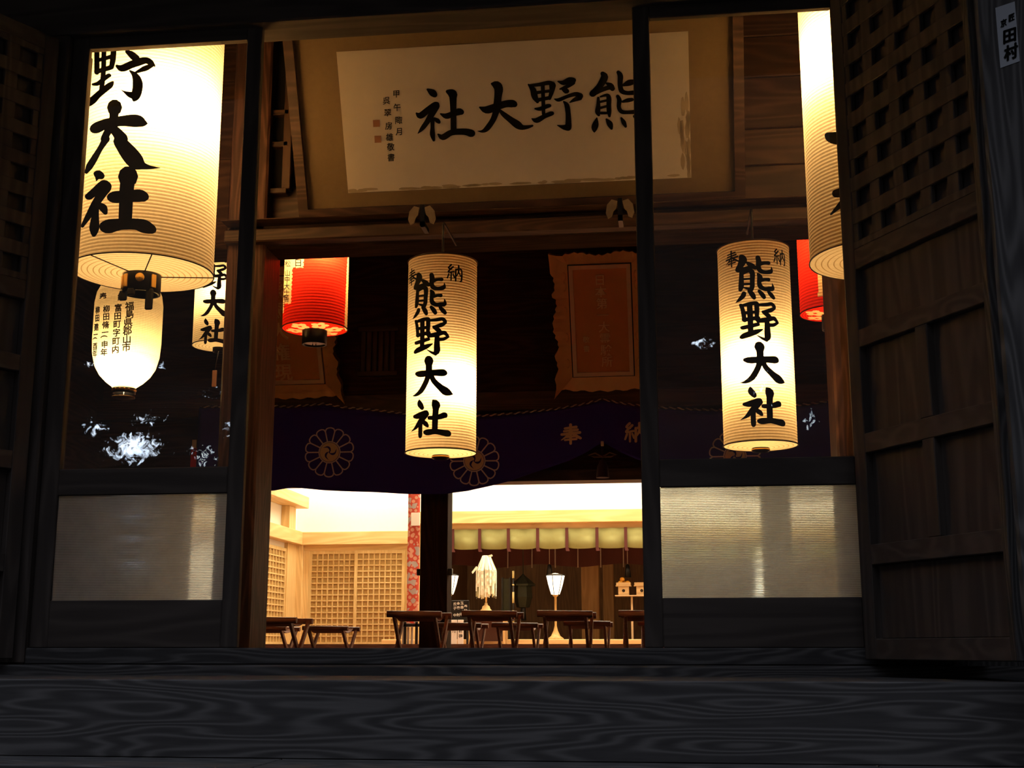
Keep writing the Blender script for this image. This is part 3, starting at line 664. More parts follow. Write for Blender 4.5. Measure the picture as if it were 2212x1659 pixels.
# the matching one, mostly hidden by the lattice leaf
pC = at(1914, 561, YB)
big2, bigp2 = lantern('paper_lantern', 'big white lantern seen only as a tall sliver beside the lattice leaf', pC.x, pC.y, RB, pC.z, pC.z + 1.36, .0178, .094, .10, PAPER, HOOP, 'big entrance lanterns', cord_to=4.305, bulb_at=(pC.x - .18, pC.y - .12, at(1800, 150, YB).z), power=40)
lay(ink_strokes([[(1788, 293, 14), (1800, 298, 26), (1840, 300, 30)], [(1880, 240, 34), (1880, 300, 30), (1850, 400, 26), (1795, 463, 4)], [(1806, 418, 18), (1850, 410, 30)]]), cyl_fn(pC.x, pC.y, RB + .005)).build('brush_lettering', INK, bigp2)

# two tall lanterns in the middle bay
YM = 1.05
pM = at(952, 979, YM); RM = 77 * pxm(YM, pM.x); zMt = at(952, 569, YM).z
pR = at(1643, 963, YM); zRt = at(1643, 540, YM).z
mid, midp = lantern('paper_lantern', 'tall white lantern with black characters hanging in the open doorway', pM.x, pM.y, RM, pM.z, zMt, .0143, .042, .018, PAPER, HOOP, LG, bulb_at=(pM.x + .085, pM.y - .085, at(1000, 838, YM).z), power=15)
fM = cyl_fn(pM.x, pM.y, RM + .003)
vA, fA = ink_strokes(TXT_A); PA = [fM(*p) for p in vA]
TH = [(atan2(p.y - pM.y, p.x - pM.x), p.z) for p in PA]
thc = sum(q[0] for q in TH) / len(TH); zc_ = (fM(935, 590).z + fM(935, 945).z) / 2
pN = fM(983, 590); thN = atan2(pN.y - pM.y, pN.x - pM.x); dN = thN - thc
def small_pair(cx, cy, R, th0, z, s):
    """the two dedication characters either side of the main column"""
    ms = []
    for st, sg_ in ((HO, -1), (NO, 1)):
        v, f = ink_strokes(unit(st, 0, 0, s, .95, 1.1))
        ms.append(MB().add([(cx + R * cos(th0 + sg_ * dN + x / R), cy + R * sin(th0 + sg_ * dN + x / R), z - y) for x, y in v], f))
    return ms
MB().add(PA, fA).build('brush_lettering', INK, midp)
for m in small_pair(pM.x, pM.y, RM + .003, thc, pN.z, .092): m.build('dedication_lettering', INK, midp)
def wrap(cx, cy, R, th0, z0, k):
    return MB().add([(cx + (R + .003) * cos(th0 + (a - thc) * k), cy + (R + .003) * sin(th0 + (a - thc) * k), z0 + (z - zc_) * k) for a, z in TH], fA)
rgt, rgtp = lantern('paper_lantern', 'tall white lantern with black characters behind the second glass door', pR.x, pR.y, RM, pR.z, zRt, .0143, .042, .018, PAPER, HOOP, LG, bulb_at=(pR.x - .02, pR.y - .105, at(1640, 795, YM).z), power=16)
fR = cyl_fn(pR.x, pR.y, RM + .003)
pt = fR(1641, 740); th_r = atan2(pt.y - pR.y, pt.x - pR.x); zr = (fR(1641, 553).z + fR(1641, 922).z) / 2
kR = (fR(1641, 553).z - fR(1641, 922).z) / (fM(935, 590).z - fM(935, 945).z)
wrap(pR.x, pR.y, RM, th_r, zr, kR).build('brush_lettering', INK, rgtp)
for m in small_pair(pR.x, pR.y, RM + .003, th_r, fR(1685, 556).z, .086): m.build('dedication_lettering', INK, rgtp)
for (t, p, z) in ((mid, pM, zMt), (rgt, pR, zRt)):
    MB().lathe([(.043, p.z - .017), (.046, p.z - .017), (.046, p.z - .026), (.043, p.z - .026)], (p.x, p.y), 32).build('gilt_band', BRASS, t)
    MB().tube([(p.x, p.y, z + .03), (p.x, p.y, zt_ - .05), (p.x, p.y + .02, zt_ - .03), (p.x, YF + .06, zt_ - .03)], .006, 8).build('hanging_hook', BLACK, t)

# smaller lanterns deeper in the first bay
YC = 1.95; pK = at(268, 838, YC); RK = 74 * pxm(YC, pK.x)
def zk(y): return at(268, y, YC).z
profK = [(RK * .36, zk(836)), (RK * .55, zk(826)), (RK * .74, zk(812)), (RK * .88, zk(795)), (RK * .97, zk(770)), (RK, zk(740)), (RK, zk(660)), (RK * .95, zk(638)), (RK * .84, zk(622)), (RK * .68, zk(610)), (RK * .45, zk(602))]
cap, capp = lantern('paper_lantern', 'rounded cream lantern with columns of small writing under the biggest lantern', pK.x, pK.y, RK, zk(836), zk(602), .0105, RK * .34, .03, PAPERC, paper('fine_hoop', (.86, .60, .28), .0, .2), 'small hall lanterns', profile=profK, cord_to=4.305, bulb_at=(pK.x + .02, pK.y - .07, zk(800)), power=13)
def z7(x, y): return 190 + x / 8.294, 600 + y / 8.294
cols = [('福島県郡山市', [(745, 510), (742, 655), (718, 803), (705, 950), (695, 1100), (685, 1245)], 165, 1.0), ('富田町字町内', [(540, 540), (530, 685), (520, 830), (510, 985), (500, 1135), (490, 1285)], 148, .95),
        ('柳田脩一(申年', [(330, 560), (325, 697), (315, 845), (305, 980), (300, 1090), (295, 1195), (285, 1335)], 138, .92), ('柳田建一(酉年', [(172, 580), (165, 722), (150, 885), (137, 1020), (132, 1125), (125, 1230), (120, 1362)], 138, .58), ('奉', [(270, 340)], 150, .9), ('納', [(600, 340)], 150, .95)]
for s_, pos, sz, kx in cols:
    ch = []
    for c, (x, y) in zip(s_, pos):
        X, Y = z7(x, y); ch.append((c, X, Y, sz / 8.294, kx, -.10)); ch.append((c, X + .5, Y, sz / 8.294, kx, -.10)); ch.append((c, X, Y + .5, sz / 8.294, kx, -.10)); ch.append((c, X + .5, Y + .5, sz / 8.294, kx, -.10))
    lay(font_at(ch), cyl_fn(pK.x, pK.y, RK + .004)).build('small_lettering', principled('brown_ink', (.05, .022, .004), .8), capp)
MB().lathe([(RK * .35, zk(836) - .03), (RK * .37, zk(836) - .02)], (pK.x, pK.y), 32).build('ring_edge', BRASS, cap)
for k in range(5):
    a = radians(-130 + k * 22); MB().lathe([(.001, 0), (.008, .002), (.001, .004)], (0, 0), 12).xform(Matrix.Translation((pK.x + RK * .345 * cos(a), pK.y + RK * .345 * sin(a), zk(836) - .024)) @ Matrix.Rotation(a + pi / 2, 4, 'Z') @ Matrix.Rotation(radians(90), 4, 'X')).build('gilt_dot', BRASS, cap)
MB().lathe([(.001, zk(856)), (.068, zk(857)), (.07, zk(860)), (.001, zk(861))], (pK.x, pK.y), 32).build('drip_disc', principled('dull_brown', (.08, .05, .03), .6), cap)
MB().tube([(pK.x, pK.y, zk(838)), (pK.x, pK.y, zk(857))], .003, 6).build('disc_string', WHITEP, cap)

YS = 3.0; pS = at(473, 748, YS); RS = 58 * pxm(YS, pS.x); zSt = at(473, 440, YS).z
sm, smp = lantern('paper_lantern', 'smaller white lantern half hidden by the reddish pillar', pS.x, pS.y, RS, pS.z, zSt, .0143, .042, .03, PAPERC, HOOP, LG, cord_to=4.305, bulb_at=(pS.x + .02, pS.y - .06, at(473, 640, YS).z), power=8)
fS = cyl_fn(pS.x, pS.y, RS + .003); ps = fS(460, 650); kS = (fS(460, 560).z - fS(460, 730).z) / (fM(935, 688).z - fM(935, 945).z)
zs = fS(455, 690).z - (fM(935, 865).z - zc_) * kS - .03
wrap(pS.x, pS.y, RS, atan2(ps.y - pS.y, ps.x - pS.x), zs + .03, kS).build('brush_lettering', INK, smp)
q = at(464, 800, YS)
t = thing('wooden_charm', 'small pale wooden charm dangling on a string below the half hidden lantern', 'charm', (q.x, q.y, at(464, 838, YS).z))
MB().box((q.x - .016, q.y - .006, at(464, 836, YS).z), (q.x + .016, q.y + .006, at(464, 800, YS).z), 0, .003).build('tag', principled('pale_tag', (.55, .30, .18), .7), t)
MB().tube([(q.x, q.y, at(464, 800, YS).z), (pS.x, pS.y, pS.z - .03)], .003, 6).build('string', CORD, t)

# red lanterns behind the inner lintel
YR = 2.35
for k, (cx, ry, lab) in enumerate(((680, 711, 'red paper lantern with pale blossoms underneath, beside the open doorway pillar'), (1803, 677, 'red paper lantern half hidden behind the far brown pillar'))):
    p = at(cx, ry, YR); R = 71.5 * pxm(YR, at(680, 711, YR).x); zt2 = p.z + .62
    def paint(c, k=k, p=p, R=R):
        if c.z < p.z - .001:                      # blossoms on the underside
            for bl in range(6):
                a = radians(-120 + bl * 60 + k * 20); b0 = (p.x + .128 * cos(a), p.y + .128 * sin(a)); u, v = c.x - b0[0], c.y - b0[1]
                r_ = sqrt(u * u + v * v); ph = atan2(v, u) - a
                if .012 < r_ < .040 + .020 * abs(cos(2.5 * ph)) and sqrt((c.x - p.x) ** 2 + (c.y - p.y) ** 2) < R * .985: return True
            return False
        if (c - Vector((p.x, p.y, c.z))).dot(Vector((0, -1, 0))) < -.06: return False
        x, y = pj(c); sc = 1.3 * abs(sin(y * .36))
        if k == 0:
            q = x + (y - 560) * .045
            return (616 < q < 632 + sc and y < 656) or (q <= 617 + sc and y < 676) or (q < 655 + sc and y < 578) or q > 751 - sc * .7
        return 1767 < x < 1782 + sc and 585 < y < 640
    t, sh = lantern('paper_lantern', lab, p.x, p.y, R, p.z, zt2, .0195, .079, .09, REDP, HOOPR, 'red lanterns', cord_to=4.305, bulb_at=(p.x + .06, p.y - .13, at(cx + 15, ry - 152, YR).z), power=17, paint=paint, seg=200, bulb_col=(1, .74, .36), bottom_pitch=.016)
    if k == 0:
        chs = [[('日', 644, 568, 18)], [(c, 622 - (y - 560) * .04, y, 15, .85) for c, y in (('松', 570), ('山', 590), ('中', 604), ('大', 619), ('士', 633), ('善', 646))], [(c, 613, y, 12, .6) for c, y in (('月', 628), ('吉', 643), ('日', 658))]]
        for c in chs: lay(font_at(c), cyl_fn(p.x, p.y, R + .004)).build('small_lettering', INK, sh)
    MB().lathe([(.001, p.z - .095), (.07, p.z - .095)], (p.x, p.y), 32).build('glass_disc', principled('grey_glass', (.16, .17, .17), .25, 0, .6), t)
    MB().tube([(p.x - .01, p.y, p.z - .097), (p.x - .012, p.y, p.z - .115), (p.x + .012, p.y, p.z - .115), (p.x + .01, p.y, p.z - .097)], .003, 6).build('wire_loop', CORD, t)

# ================================================================ worship hall shell
XL, XR = -5.2, 4.0; YP = 5.6
b = MB().box((XL, .16, -.06), (XR, 6.6, 0)); struct('floor', b, DKW('x'))
b = MB().box((XL - .1, .1, -.06), (XL, YP + .2, 4.3)); struct('wall_left', b, DKW('y'))
b = MB().box((XR, .1, -.06), (XR + .1, YP + .2, 4.3)); struct('wall_right', b, DKW('y'))
b = MB().box((XL, .0, 4.3), (XR, YP + .2, 4.4)); struct('ceiling', b, DKW('x'))
XC = at(1303, 965, 5.4).x                      # axis of the inner hall
YP = 5.6
for k, cx in enumerate((XC - 1.463, XC + 1.463)):
    b = MB().box((cx - .145, YP, 0), (cx + .095, YP + .24, 3.2), 0, .008)
    o = struct('pillar', b, DKW('z'), ('dark square pillar standing between the bright wall and the altar', 'dark square pillar blurred behind the reeded pane')[k], 'pillar')
    if k == 0:
        zz = at(941, 1235, YP).z
        for sx_ in (-1, 1): MB().box((cx - .025 + sx_ * .115, YP + .04, zz - .028), (cx - .025 + sx_ * .155, YP + .10, zz + .028), 0, .003).build('iron_bracket', BLACK, o)
zb_ = at(1303, 1036, YP).z
b = MB().box((XL, YP + .02, zb_), (XR, YP + .27, zb_ + .1), 0, .006); struct('beam', b, INW('x'), 'dark beam half hidden under the purple curtain', 'beam')
zk1, zk2 = at(820, 893, YP - .08).z, at(820, 852, YP - .08).z
b = MB().box((XL, YP + .05, zb_ + .1), (XR, YP + .18, 4.3)); struct('wall_back', b, DKW('x'), 'dark plank wall behind the gilded plaques', 'wall')
b = MB().box((XL, YP - .08, zk1), (XR, YP + .05, zk2), 0, .006); struct('beam', b, INW('x'), 'brown rail on the dark wall just above the purple curtain', 'beam')
# side walls below the curtain, either side of the open inner hall
xa = at(392, 1200, YP).x
for (x0, x1) in ((XL, xa), (2 * XC - xa, XR)):
    b = MB().box((x0, YP + .05, 0), (x1, YP + .18, zb_)); struct('wall_side', b, INW('z'))
# slatted panel on the dark wall
q0, q1 = at(776, 807, YP), at(854, 709, YP)
t = thing('slatted_panel', 'small slatted wooden panel on the dark wall beside the tall middle lantern', 'panel', ((q0.x + q1.x) / 2, YP + .05, q0.z))
n = 6; dw = (q1.x - q0.x) / n
for i in range(n): MB().box((q0.x + i * dw + .006, YP + .015, q0.z + .02), (q0.x + (i + 1) * dw - .006, YP + .05, q1.z - .02), 0, .003).build('slat', INW('z'), t)
MB().box((q0.x - .02, YP + .01, q0.z - .02), (q1.x + .02, YP + .05, q0.z + .02)).build('frame_rail', INW('x'), t); MB().box((q0.x - .02, YP + .01, q1.z - .02), (q1.x + .02, YP + .05, q1.z + .02)).build('frame_rail', INW('x'), t)

# ---------------------------------------------------------------- gilded plaques
p0 = at(1304, 811, 5.46); p1 = at(1298, 571, 5.02)
qn = Vector((1, 0, 0)).cross(Vector((0, p1.y - p0.y, p1.z - p0.z))).normalized()
if qn.y > 0: qn = -qn
qv = Vector((0, p1.y - p0.y, p1.z - p0.z)).normalized(); QH = (Vector((0, p1.y, p1.z)) - Vector((0, p0.y, p0.z))).length
QS = QH / 1140.0                               # metres per close-up unit
def plaque(xc, label, chars, small):
    def pq(u, v, t_): return Vector((xc + u, p0.y, p0.z)) + qv * v + qn * t_
    HW = 300 * QS * 1.02
    t = thing('gilded_plaque', label, 'plaque', tuple(pq(0, -.2, -.03)), 'gilded plaques over the curtain')
    side = [(60, 193), (150, 186), (255, 182), (275, 172), (300, 150), (330, 158), (360, 142), (400, 150), (430, 145), (470, 178), (500, 172), (522, 136), (560, 140), (590, 128), (620, 150), (650, 142), (690, 172), (720, 164), (760, 184), (820, 172), (850, 184), (885, 158), (915, 166), (950, 136), (985, 142), (1010, 130), (1060, 150), (1100, 178), (1140, 170), (1170, 154), (1200, 160), (1235, 146), (1270, 156), (1310, 176), (1345, 188), (1400, 176), (1450, 178), (1510, 192), (1555, 204)]
    lft = [(-HW - w_ * QS, QH - (y - 190) * QS) for y, w_ in side]
    bot = []
    for i in range(1, 24):
        f = i / 24; x = -HW - .9 * 178 * QS + f * 2 * (HW + .9 * 178 * QS)
        bot.append((x, QH - (1455 + 26 * sin(f * pi) + 9 * cos(f * pi * 11) - 190) * QS))
    rgt_ = [(-x, y) for x, y in reversed(lft)]
    top = []
    for i in range(1, 30):
        f = i / 30; x = HW + .85 * 170 * QS - f * 2 * (HW + .85 * 170 * QS)
        top.append((x, QH - (72 + 16 * cos(f * pi * 4) + 9 * cos(f * pi * 22) - 190) * QS))
    out = lft + bot + rgt_ + top
    m = MB(); N = len(out); bw = .055                # sculpted border: ring between the outline and the inner rectangle
    def inner(i):
        x, y = out[i]; return (max(-HW - .009, min(HW + .009, x)), max(-.009, min(QH + .009, y)))
    vs = [];
    for i in range(N): x, y = out[i]; vs += [pq(x, y, -.03), pq(x, y, .045)] + [pq(*(.6 * a + .4 * b_ for a, b_ in zip(out[i], inner(i))), .03), pq(*inner(i), .012)]
    fs = []
    for i in range(N):
        a = 4 * i; c = 4 * ((i + 1) % N)
        for k in range(3): fs.append((a + k, a + k + 1, c + k + 1, c + k))
        fs.append((a + 3, a, c, c + 3))
    m.add(vs, fs); m.mi = [1 if i % 4 == 0 else 0 for i in range(len(fs))]; m.build('scalloped_border', [GOLD, GILT], t)
    def qb(mb, u0, u1, v0, v1, t0, t1):
        vs = [pq(u, v, tt) for tt in (t0, t1) for v in (v0, v1) for u in (u0, u1)]
        return mb.add(vs, [(0, 2, 3, 1), (4, 5, 7, 6), (0, 1, 5, 4), (2, 6, 7, 3), (0, 4, 6, 2), (1, 3, 7, 5)])
    m = MB(); g_ = .035
    qb(m, -HW, -HW + g_, 0, QH, 0, .028); qb(m, HW - g_, HW, 0, QH, 0, .028); qb(m, -HW + g_, HW - g_, 0, g_, 0, .028); qb(m, -HW + g_, HW - g_, QH - g_, QH, 0, .028)
    m.build('inner_frame', mottled('worn_gilt', (.92, .66, .42), (.98, .78, .55), 30, .5, .1), t)
    qb(MB(), -HW + g_ - .01, HW - g_ + .01, g_ - .01, QH - g_ + .01, -.01, .004).build('field', mottled('gilt_field', (.70, .32, .10), (.80, .39, .135), 6, .45, .1), t)
    GL = mottled('gilt_letter', (.98, .70, .34), (1.0, .80, .45), 20, .35, .2)
    for mb_chars, nm in ((chars, 'raised_lettering'), (small, 'small_lettering')):
        if not mb_chars: continue
        v, f = font_at([(c, (x - 590) * QS, (y - 190) * QS, s_ * QS) for c, x, y, s_ in mb_chars])
        m = MB().add([pq(a, QH - b_, .016) for a, b_ in v], f)
        from collections import Counter
        ec = Counter()
        for ff in f:
            for i in range(len(ff)): ec[frozenset((ff[i], ff[(i + 1) % len(ff)]))] += 1
        o = len(m.v); m.v += [tuple(pq(a, QH - b_, .003)) for a, b_ in v]
        for ff in f:
            for i in range(len(ff)):
                a, c = ff[i], ff[(i + 1) % len(ff)]
                if ec[frozenset((a, c))] == 1: m.f.append((a, o + a, o + c, c)); m.mi.append(0); m.sm.append(False)
        m.build(nm, GL, t)
    # relief scrolls on the border
    for sx_ in (-1, 1):
        for yy in (300, 400, 650, 920, 1190):
            c0 = (sx_ * (HW + 60 * QS), QH - (yy - 190) * QS)
            MB().tube([pq(c0[0] + sx_ * .025 * cos(a) * -1, c0[1] + .04 * sin(a), .026) for a in [radians(-75 + 150 * k / 8) for k in range(9)]], .006, 6).build('scroll', GOLD, t)
    return t
xR = p0.x
XOFF = at(1372, 810, 5.46).x - at(704, 831, 5.46).x
plaque(xR, 'gilded scalloped plaque carved with a long column of characters above the curtain', [(c, 590 + k * 6, 345 + k * 120, 118) for k, c in enumerate('日本第一大霊験所')], [(c, 430, 950 + k * 95, 70) for k, c in enumerate('敬書')])
plaque(xR - XOFF, 'gilded scalloped plaque with three large characters behind the red lantern', [(c, 470, y, 190) for c, y in (('熊', 330), ('野', 550), ('大', 770), ('権', 990), ('現', 1205))], None)

# ---------------------------------------------------------------- purple curtain with crests
YCU = 5.36
TOPP = [(430, 879), (590, 877), (627, 879), (660, 876), (700, 872), (742, 880), (780, 883), (871, 893), (960, 897), (1028, 899), (1110, 893), (1196, 884), (1260, 873), (1303, 863)]
BOTP = [(430, 1062), (588, 1060), (632, 1053), (700, 1059), (800, 1063), (880, 1067), (960, 1067), (1010, 1061), (1101, 1039), (1175, 1014), (1230, 996), (1262, 980), (1290, 962), (1303, 958)]
def tab(pts): return sorted(((abs(at(x, y, YCU).x - XC), at(x, y, YCU).z) for x, y in pts))
TT, BT = tab(TOPP), tab(BOTP)
def lerp_tab(tb, d):
    if d <= tb[0][0]: return tb[0][1]
    for (a, za), (b_, zb2) in zip(tb, tb[1:]):
        if d <= b_: return za + (zb2 - za) * (d - a) / (b_ - a)
    return tb[-1][1]
def cur_y(x, z):
    d = abs(x - XC); zt3, zb3 = lerp_tab(TT, d), lerp_tab(BT, d); f = (zt3 - z) / max(.01, zt3 - zb3)
    return YCU + .012 * sin(d * 9) * f + .02 * sin(d * 15 + (z - zb3) * 6) * f * math.exp(-d * 1.4) - .03 * f * math.exp(-(d / .5) ** 2)
cur = thing('shrine_curtain', 'purple curtain with white chrysanthemum crests draped across the inner hall', 'curtain', (XC, YCU, lerp_tab(BT, 1.0)))
DM = TT[-1][0]; m = MB(); nx_, ny_ = 180, 16; vs = []
for i in range(nx_ + 1):
    x = XC - DM + 2 * DM * i / nx_; d = abs(x - XC); z1, z0 = lerp_tab(TT, d) - .012, lerp_tab(BT, d)
    for j in range(ny_ + 1): z = z1 + (z0 - z1) * j / ny_; vs.append((x, cur_y(x, z), z))
fs = [(i * (ny_ + 1) + j, (i + 1) * (ny_ + 1) + j, (i + 1) * (ny_ + 1) + j + 1, i * (ny_ + 1) + j + 1) for i in range(nx_) for j in range(ny_)]
m.add(vs, fs, 0, True)
PUR = mottled('purple_cloth', (.030, .018, .24), (.042, .026, .30), 60, .85, 0, .1)
clo = m.build('cloth', PUR, cur)
sd = clo.modifiers.new('s', 'SOLIDIFY'); sd.thickness = .004; sd.offset = 1
ROPE = wood('rope_', (.10, .075, .06), (.75, .62, .52), 'z', 5, .9, rings=3)
for sgn in (-1, 1):
    pts = [(XC + sgn * d, YCU - .005, lerp_tab(TT, d)) for d in [DM * k / 60 for k in range(61)]]
    m = MB(); 
    for st in range(2):
        tw = []
        for i, p in enumerate(pts[:-1]):
            for q in range(4):
                f = q / 4; P = [p[k] + (pts[i + 1][k] - p[k]) * f for k in range(3)]; a = (i * 4 + q) * 1.35 + st * pi
                tw.append((P[0], P[1] + .006 * cos(a), P[2] + .006 * sin(a)))
        m.tube(tw, .006, 5, mi=st)
    m.build('rope', [principled('rope_light', (.62, .50, .40), .9), principled('rope_dark', (.05, .03, .06), .9)], cur)
CRW = principled('dyed_white', (.84, .76, .82), .9); CRC = principled('dyed_cream', (.88, .70, .50), .9)
def on_cloth(x, z, off=.006): return (x, cur_y(x, z) - off, z)
def crest(px_, py_, mirror=False):
    p = at(px_, py_, YCU); cx = 2 * XC - p.x if mirror else p.x; cz = p.z; R = 54 * pxm(YCU, p.x)
    m = MB(); w_ = .0058; n = 14; ri = R * .43; rv = R * .87
    def strip(P, wd):
        vs = []
        for i, (x, z) in enumerate(P):
            a = P[max(0, i - 1)]; b_ = P[min(len(P) - 1, i + 1)]; d = sqrt((b_[0] - a[0]) ** 2 + (b_[1] - a[1]) ** 2); nx2, nz2 = -(b_[1] - a[1]) / d * wd, (b_[0] - a[0]) / d * wd
            vs += [on_cloth(x + nx2, z + nz2), on_cloth(x - nx2, z - nz2)]
        m.add(vs, [(2 * i, 2 * i + 1, 2 * i + 3, 2 * i + 2) for i in range(len(P) - 1)])
    for k in range(n):
        a0 = 2 * pi * (k - .5) / n + pi / 2; a1 = 2 * pi * (k + .5) / n + pi / 2
        strip([(cx + r * cos(a0), cz + r * sin(a0)) for r in (ri, (ri + rv) / 2, rv)], w_)
        arc = []
        for j in range(9):
            f = j / 8; a = a0 + (a1 - a0) * f; r = rv + (R - rv) * sqrt(max(0, 1 - (2 * f - 1) ** 2)); arc.append((cx + r * cos(a), cz + r * sin(a)))
        strip(arc, w_)
    strip([(cx + ri * cos(2 * pi * k / 40), cz + ri * sin(2 * pi * k / 40)) for k in range(41)], w_ * .9)
    m.build('petal_crest', CRW, clo)
    r0 = R * .39; m = MB().add([on_cloth(cx + r0 * cos(2 * pi * k / 40), cz + r0 * sin(2 * pi * k / 40), .008) for k in range(40)], [tuple(range(40))])
    m.build('crest_disc', CRC, clo)
    m = MB()                                      # three dark comma gaps of the whirl
    for k in range(3):
        a = 2 * pi * k / 3 + pi / 2 + .35
        st = [[(r0 * .16 * cos(a - .9), r0 * .16 * sin(a - .9), r0 * .10), (r0 * .40 * cos(a - .35), r0 * .40 * sin(a - .35), r0 * .22), (r0 * .60 * cos(a + .05), r0 * .60 * sin(a + .05), r0 * .15), (r0 * .80 * cos(a + .6), r0 * .80 * sin(a + .6), r0 * .02)]]
        v, f = ink_strokes(st); m.add([on_cloth(cx + x, cz + y, .010) for x, y in v], f)
    v, f = ink_strokes([[(0, r0 * .14, r0 * .05), (0, 0, r0 * .16), (0, -r0 * .1, r0 * .05)]]); m.add([on_cloth(cx + x, cz + y, .010) for x, y in v], f)
    m.build('whirl_mark', PUR, clo)
for mir in (False, True):
    crest(712, 977, mir); crest(1025, 996, mir)
zch = at(1233, 938, YCU).z; xch = XC - at(1233, 938, YCU).x; sch = 45 * pxm(YCU, XC)
for st, sgn in ((HO, -1), (NO, 1)):
    v, f = ink_strokes(unit(st, 0, 0, sch, 1.0, 1.45)); MB().add([on_cloth(XC + sgn * xch + x, zch - y) for x, y in v], f).build('dyed_lettering', CRC, clo)
# cord bow and tassel that hold the middle up
t = thing('curtain_tassel', 'dark cord tassel hanging at the raised middle of the purple curtain', 'tassel', (XC, YCU - .09, at(1303, 1036, YCU).z))
z1, z2, z3 = at(1303, 962, YCU).z, at(1303, 1003, YCU).z, at(1303, 1035, YCU).z
TAS = principled('tassel_silk', (.03, .012, .02), .8)
MB().lathe([(.001, z2 + .03), (.02, z2 + .02), (.035, z2 - .01), (.045, z2 - .03), (.055, z3), (.001, z3 + .01)], (XC, YCU - .09), 20).build('skirt', TAS, t)
MB().tube([(XC, YCU - .09, z2 + .02), (XC, YCU - .075, z1)], .008, 8).build('cord', TAS, t)
GC = principled('bow_cord', (.16, .09, .05), .8)
for s in (-1, 1):
    MB().tube([(XC, YCU - .1, z2 + .05), (XC + s * .06, YCU - .1, z2 + .085), (XC + s * .12, YCU - .1, z2 + .065), (XC + s * .07, YCU - .1, z2 + .05), (XC, YCU - .1, z2 + .05)], .007, 6).build('bow_loop', GC, t)
MB().box((XC - .012, YCU - .105, z1 - .02), (XC + .012, YCU - .08, z1 + .02), 0, .003).build('clasp', principled('ivory', (.8, .7, .5), .4), t)

# ================================================================ stools in the worship hall
st0 = thing('folding_stool', 'x', 'stool', (0, 0, 0), 'folding stools in the worship hall')
SW, SD, SH = .185, .19, .43
for s, nm in ((-1, 'seat_rail'), (1, 'seat_rail')):
    MB().tube([(-SW - .02, s * SD, SH - .015), (SW + .02, s * SD, SH - .02)], .0215, 12).build(nm, STW('x'), st0)
m = MB(); vs = []
for i in range(9):
    y = -SD + 2 * SD * i / 8; z = SH - .004 - .05 * (1 - ((i - 4) / 4) ** 2)
    vs += [(-SW + .035, y, z), (SW - .035, y, z), (SW - .035, y, z - .006), (-SW + .035, y, z - .006)]
fs = [(4 * i + k, 4 * i + (k + 1) % 4, 4 * i + 4 + (k + 1) % 4, 4 * i + 4 + k) for i in range(8) for k in range(4)] + [(0, 3, 2, 1), (32, 33, 34, 35)]
m.add(vs, fs).build('seat_cloth', mottled('seat_leather', (.42, .18, .12), (.52, .25, .17), 30, .7), st0)
for sx_ in (-1, 1):
    for s in (-1, 1):
        x = sx_ * (SW - .012 - (.02 if s > 0 else 0)); L = sqrt((2 * SD) ** 2 + (SH - .03) ** 2); ang = atan2(-s * 2 * SD, SH - .03)
        Mx = Matrix.Translation((x, 0, (SH - .03) / 2 + .008)) @ Matrix.Rotation(-ang, 4, 'X')
        MB().box((-.011, -.019, -L / 2), (.011, .019, L / 2), 0, .003, Mx).build('leg', STW('z'), st0)
for s in (-1, 1): MB().tube([(-SW - .01, s * SD, .016), (SW + .01, s * SD, .016)], .014, 8).build('foot_rail', STW('x'), st0)
def stool_label(k): return ['brown folding stool nearest the reddish pillar, front row', 'brown folding stool in front of the dark pillar, front row', 'brown folding stool in front of the white paper wand, front row', 'brown folding stool in front of the glowing floor lamp, front row', 'brown folding stool cut by the door stile, front row',
    'lower brown folding stool half behind the reddish pillar, back row', 'lower brown folding stool before the sliding lattice screens, back row', 'lower brown folding stool beside the dark pillar in front of paper notices', 'lower brown folding stool between paper wand and floor lamp, back row', 'lower brown folding stool just past the floor lamp, back row', 'lower brown folding stool below the boxed oranges at the door stile'][k]
SPOTS = [(583, 1334, 3.2, 0), (895, 1321, 3.2, 0), (1057, 1320, 3.2, 0), (1220, 1320, 3.2, 0), (1396, 1320, 3.2, 0), (570, 1353, 4.9, 0), (703, 1353, 4.9, 0), (990, 1346, 4.75, 0), (1112, 1346, 4.75, 0), (1268, 1342, 4.75, 0), (1428, 1342, 4.75, 0)]
for k, (px_, py_, Y, rz) in enumerate(SPOTS):
    p = at(px_, py_, Y - SD); r = st0 if k == 0 else copy_tree(st0)
    wpx = (118 if k < 5 else 99) * pxm(Y - SD, p.x) / (2 * SW + .04)
    r.location = (p.x, Y, 0); r.scale = (wpx, 1, p.z / SH); r.rotation_euler.z = rz; r['label'] = stool_label(k)

# ================================================================ bright inner hall
ZH = .235; YH = 6.6
b = MB().box((-7.2, YH, -.06), (5.2, 16.5, ZH)); struct('floor', b, STW('x'), 'raised floor of the bright inner hall with red-brown edge', 'floor')
b = MB().box((-7.2, YH - .2, 4.0), (5.2, 16.5, 4.1)); struct('ceiling', b, WALLW)
b = MB().box((-7.2, YP + .2, zb_ + .1), (5.2, YP + .24, 4.1)); struct('wall_front', b, WALLW)
YW = HALL_Y
def zw(y, x=760): return at(x, y, YW).z
XW = at(640, 1165, YW).x; XE = at(905, 1200, 10.6).x
b = MB().box((XW - .1, YW, ZH), (XE - .02, YW + .1, 4.05)); struct('wall_back', b, WALLW, 'white upper wall above the sliding lattice screens', 'wall')
b = MB().box((XW - .1, YP + .3, ZH), (XW, YW + .1, 4.05)); struct('wall_left', b, WALLW)
zA, zB = zw(1178), zw(1150)
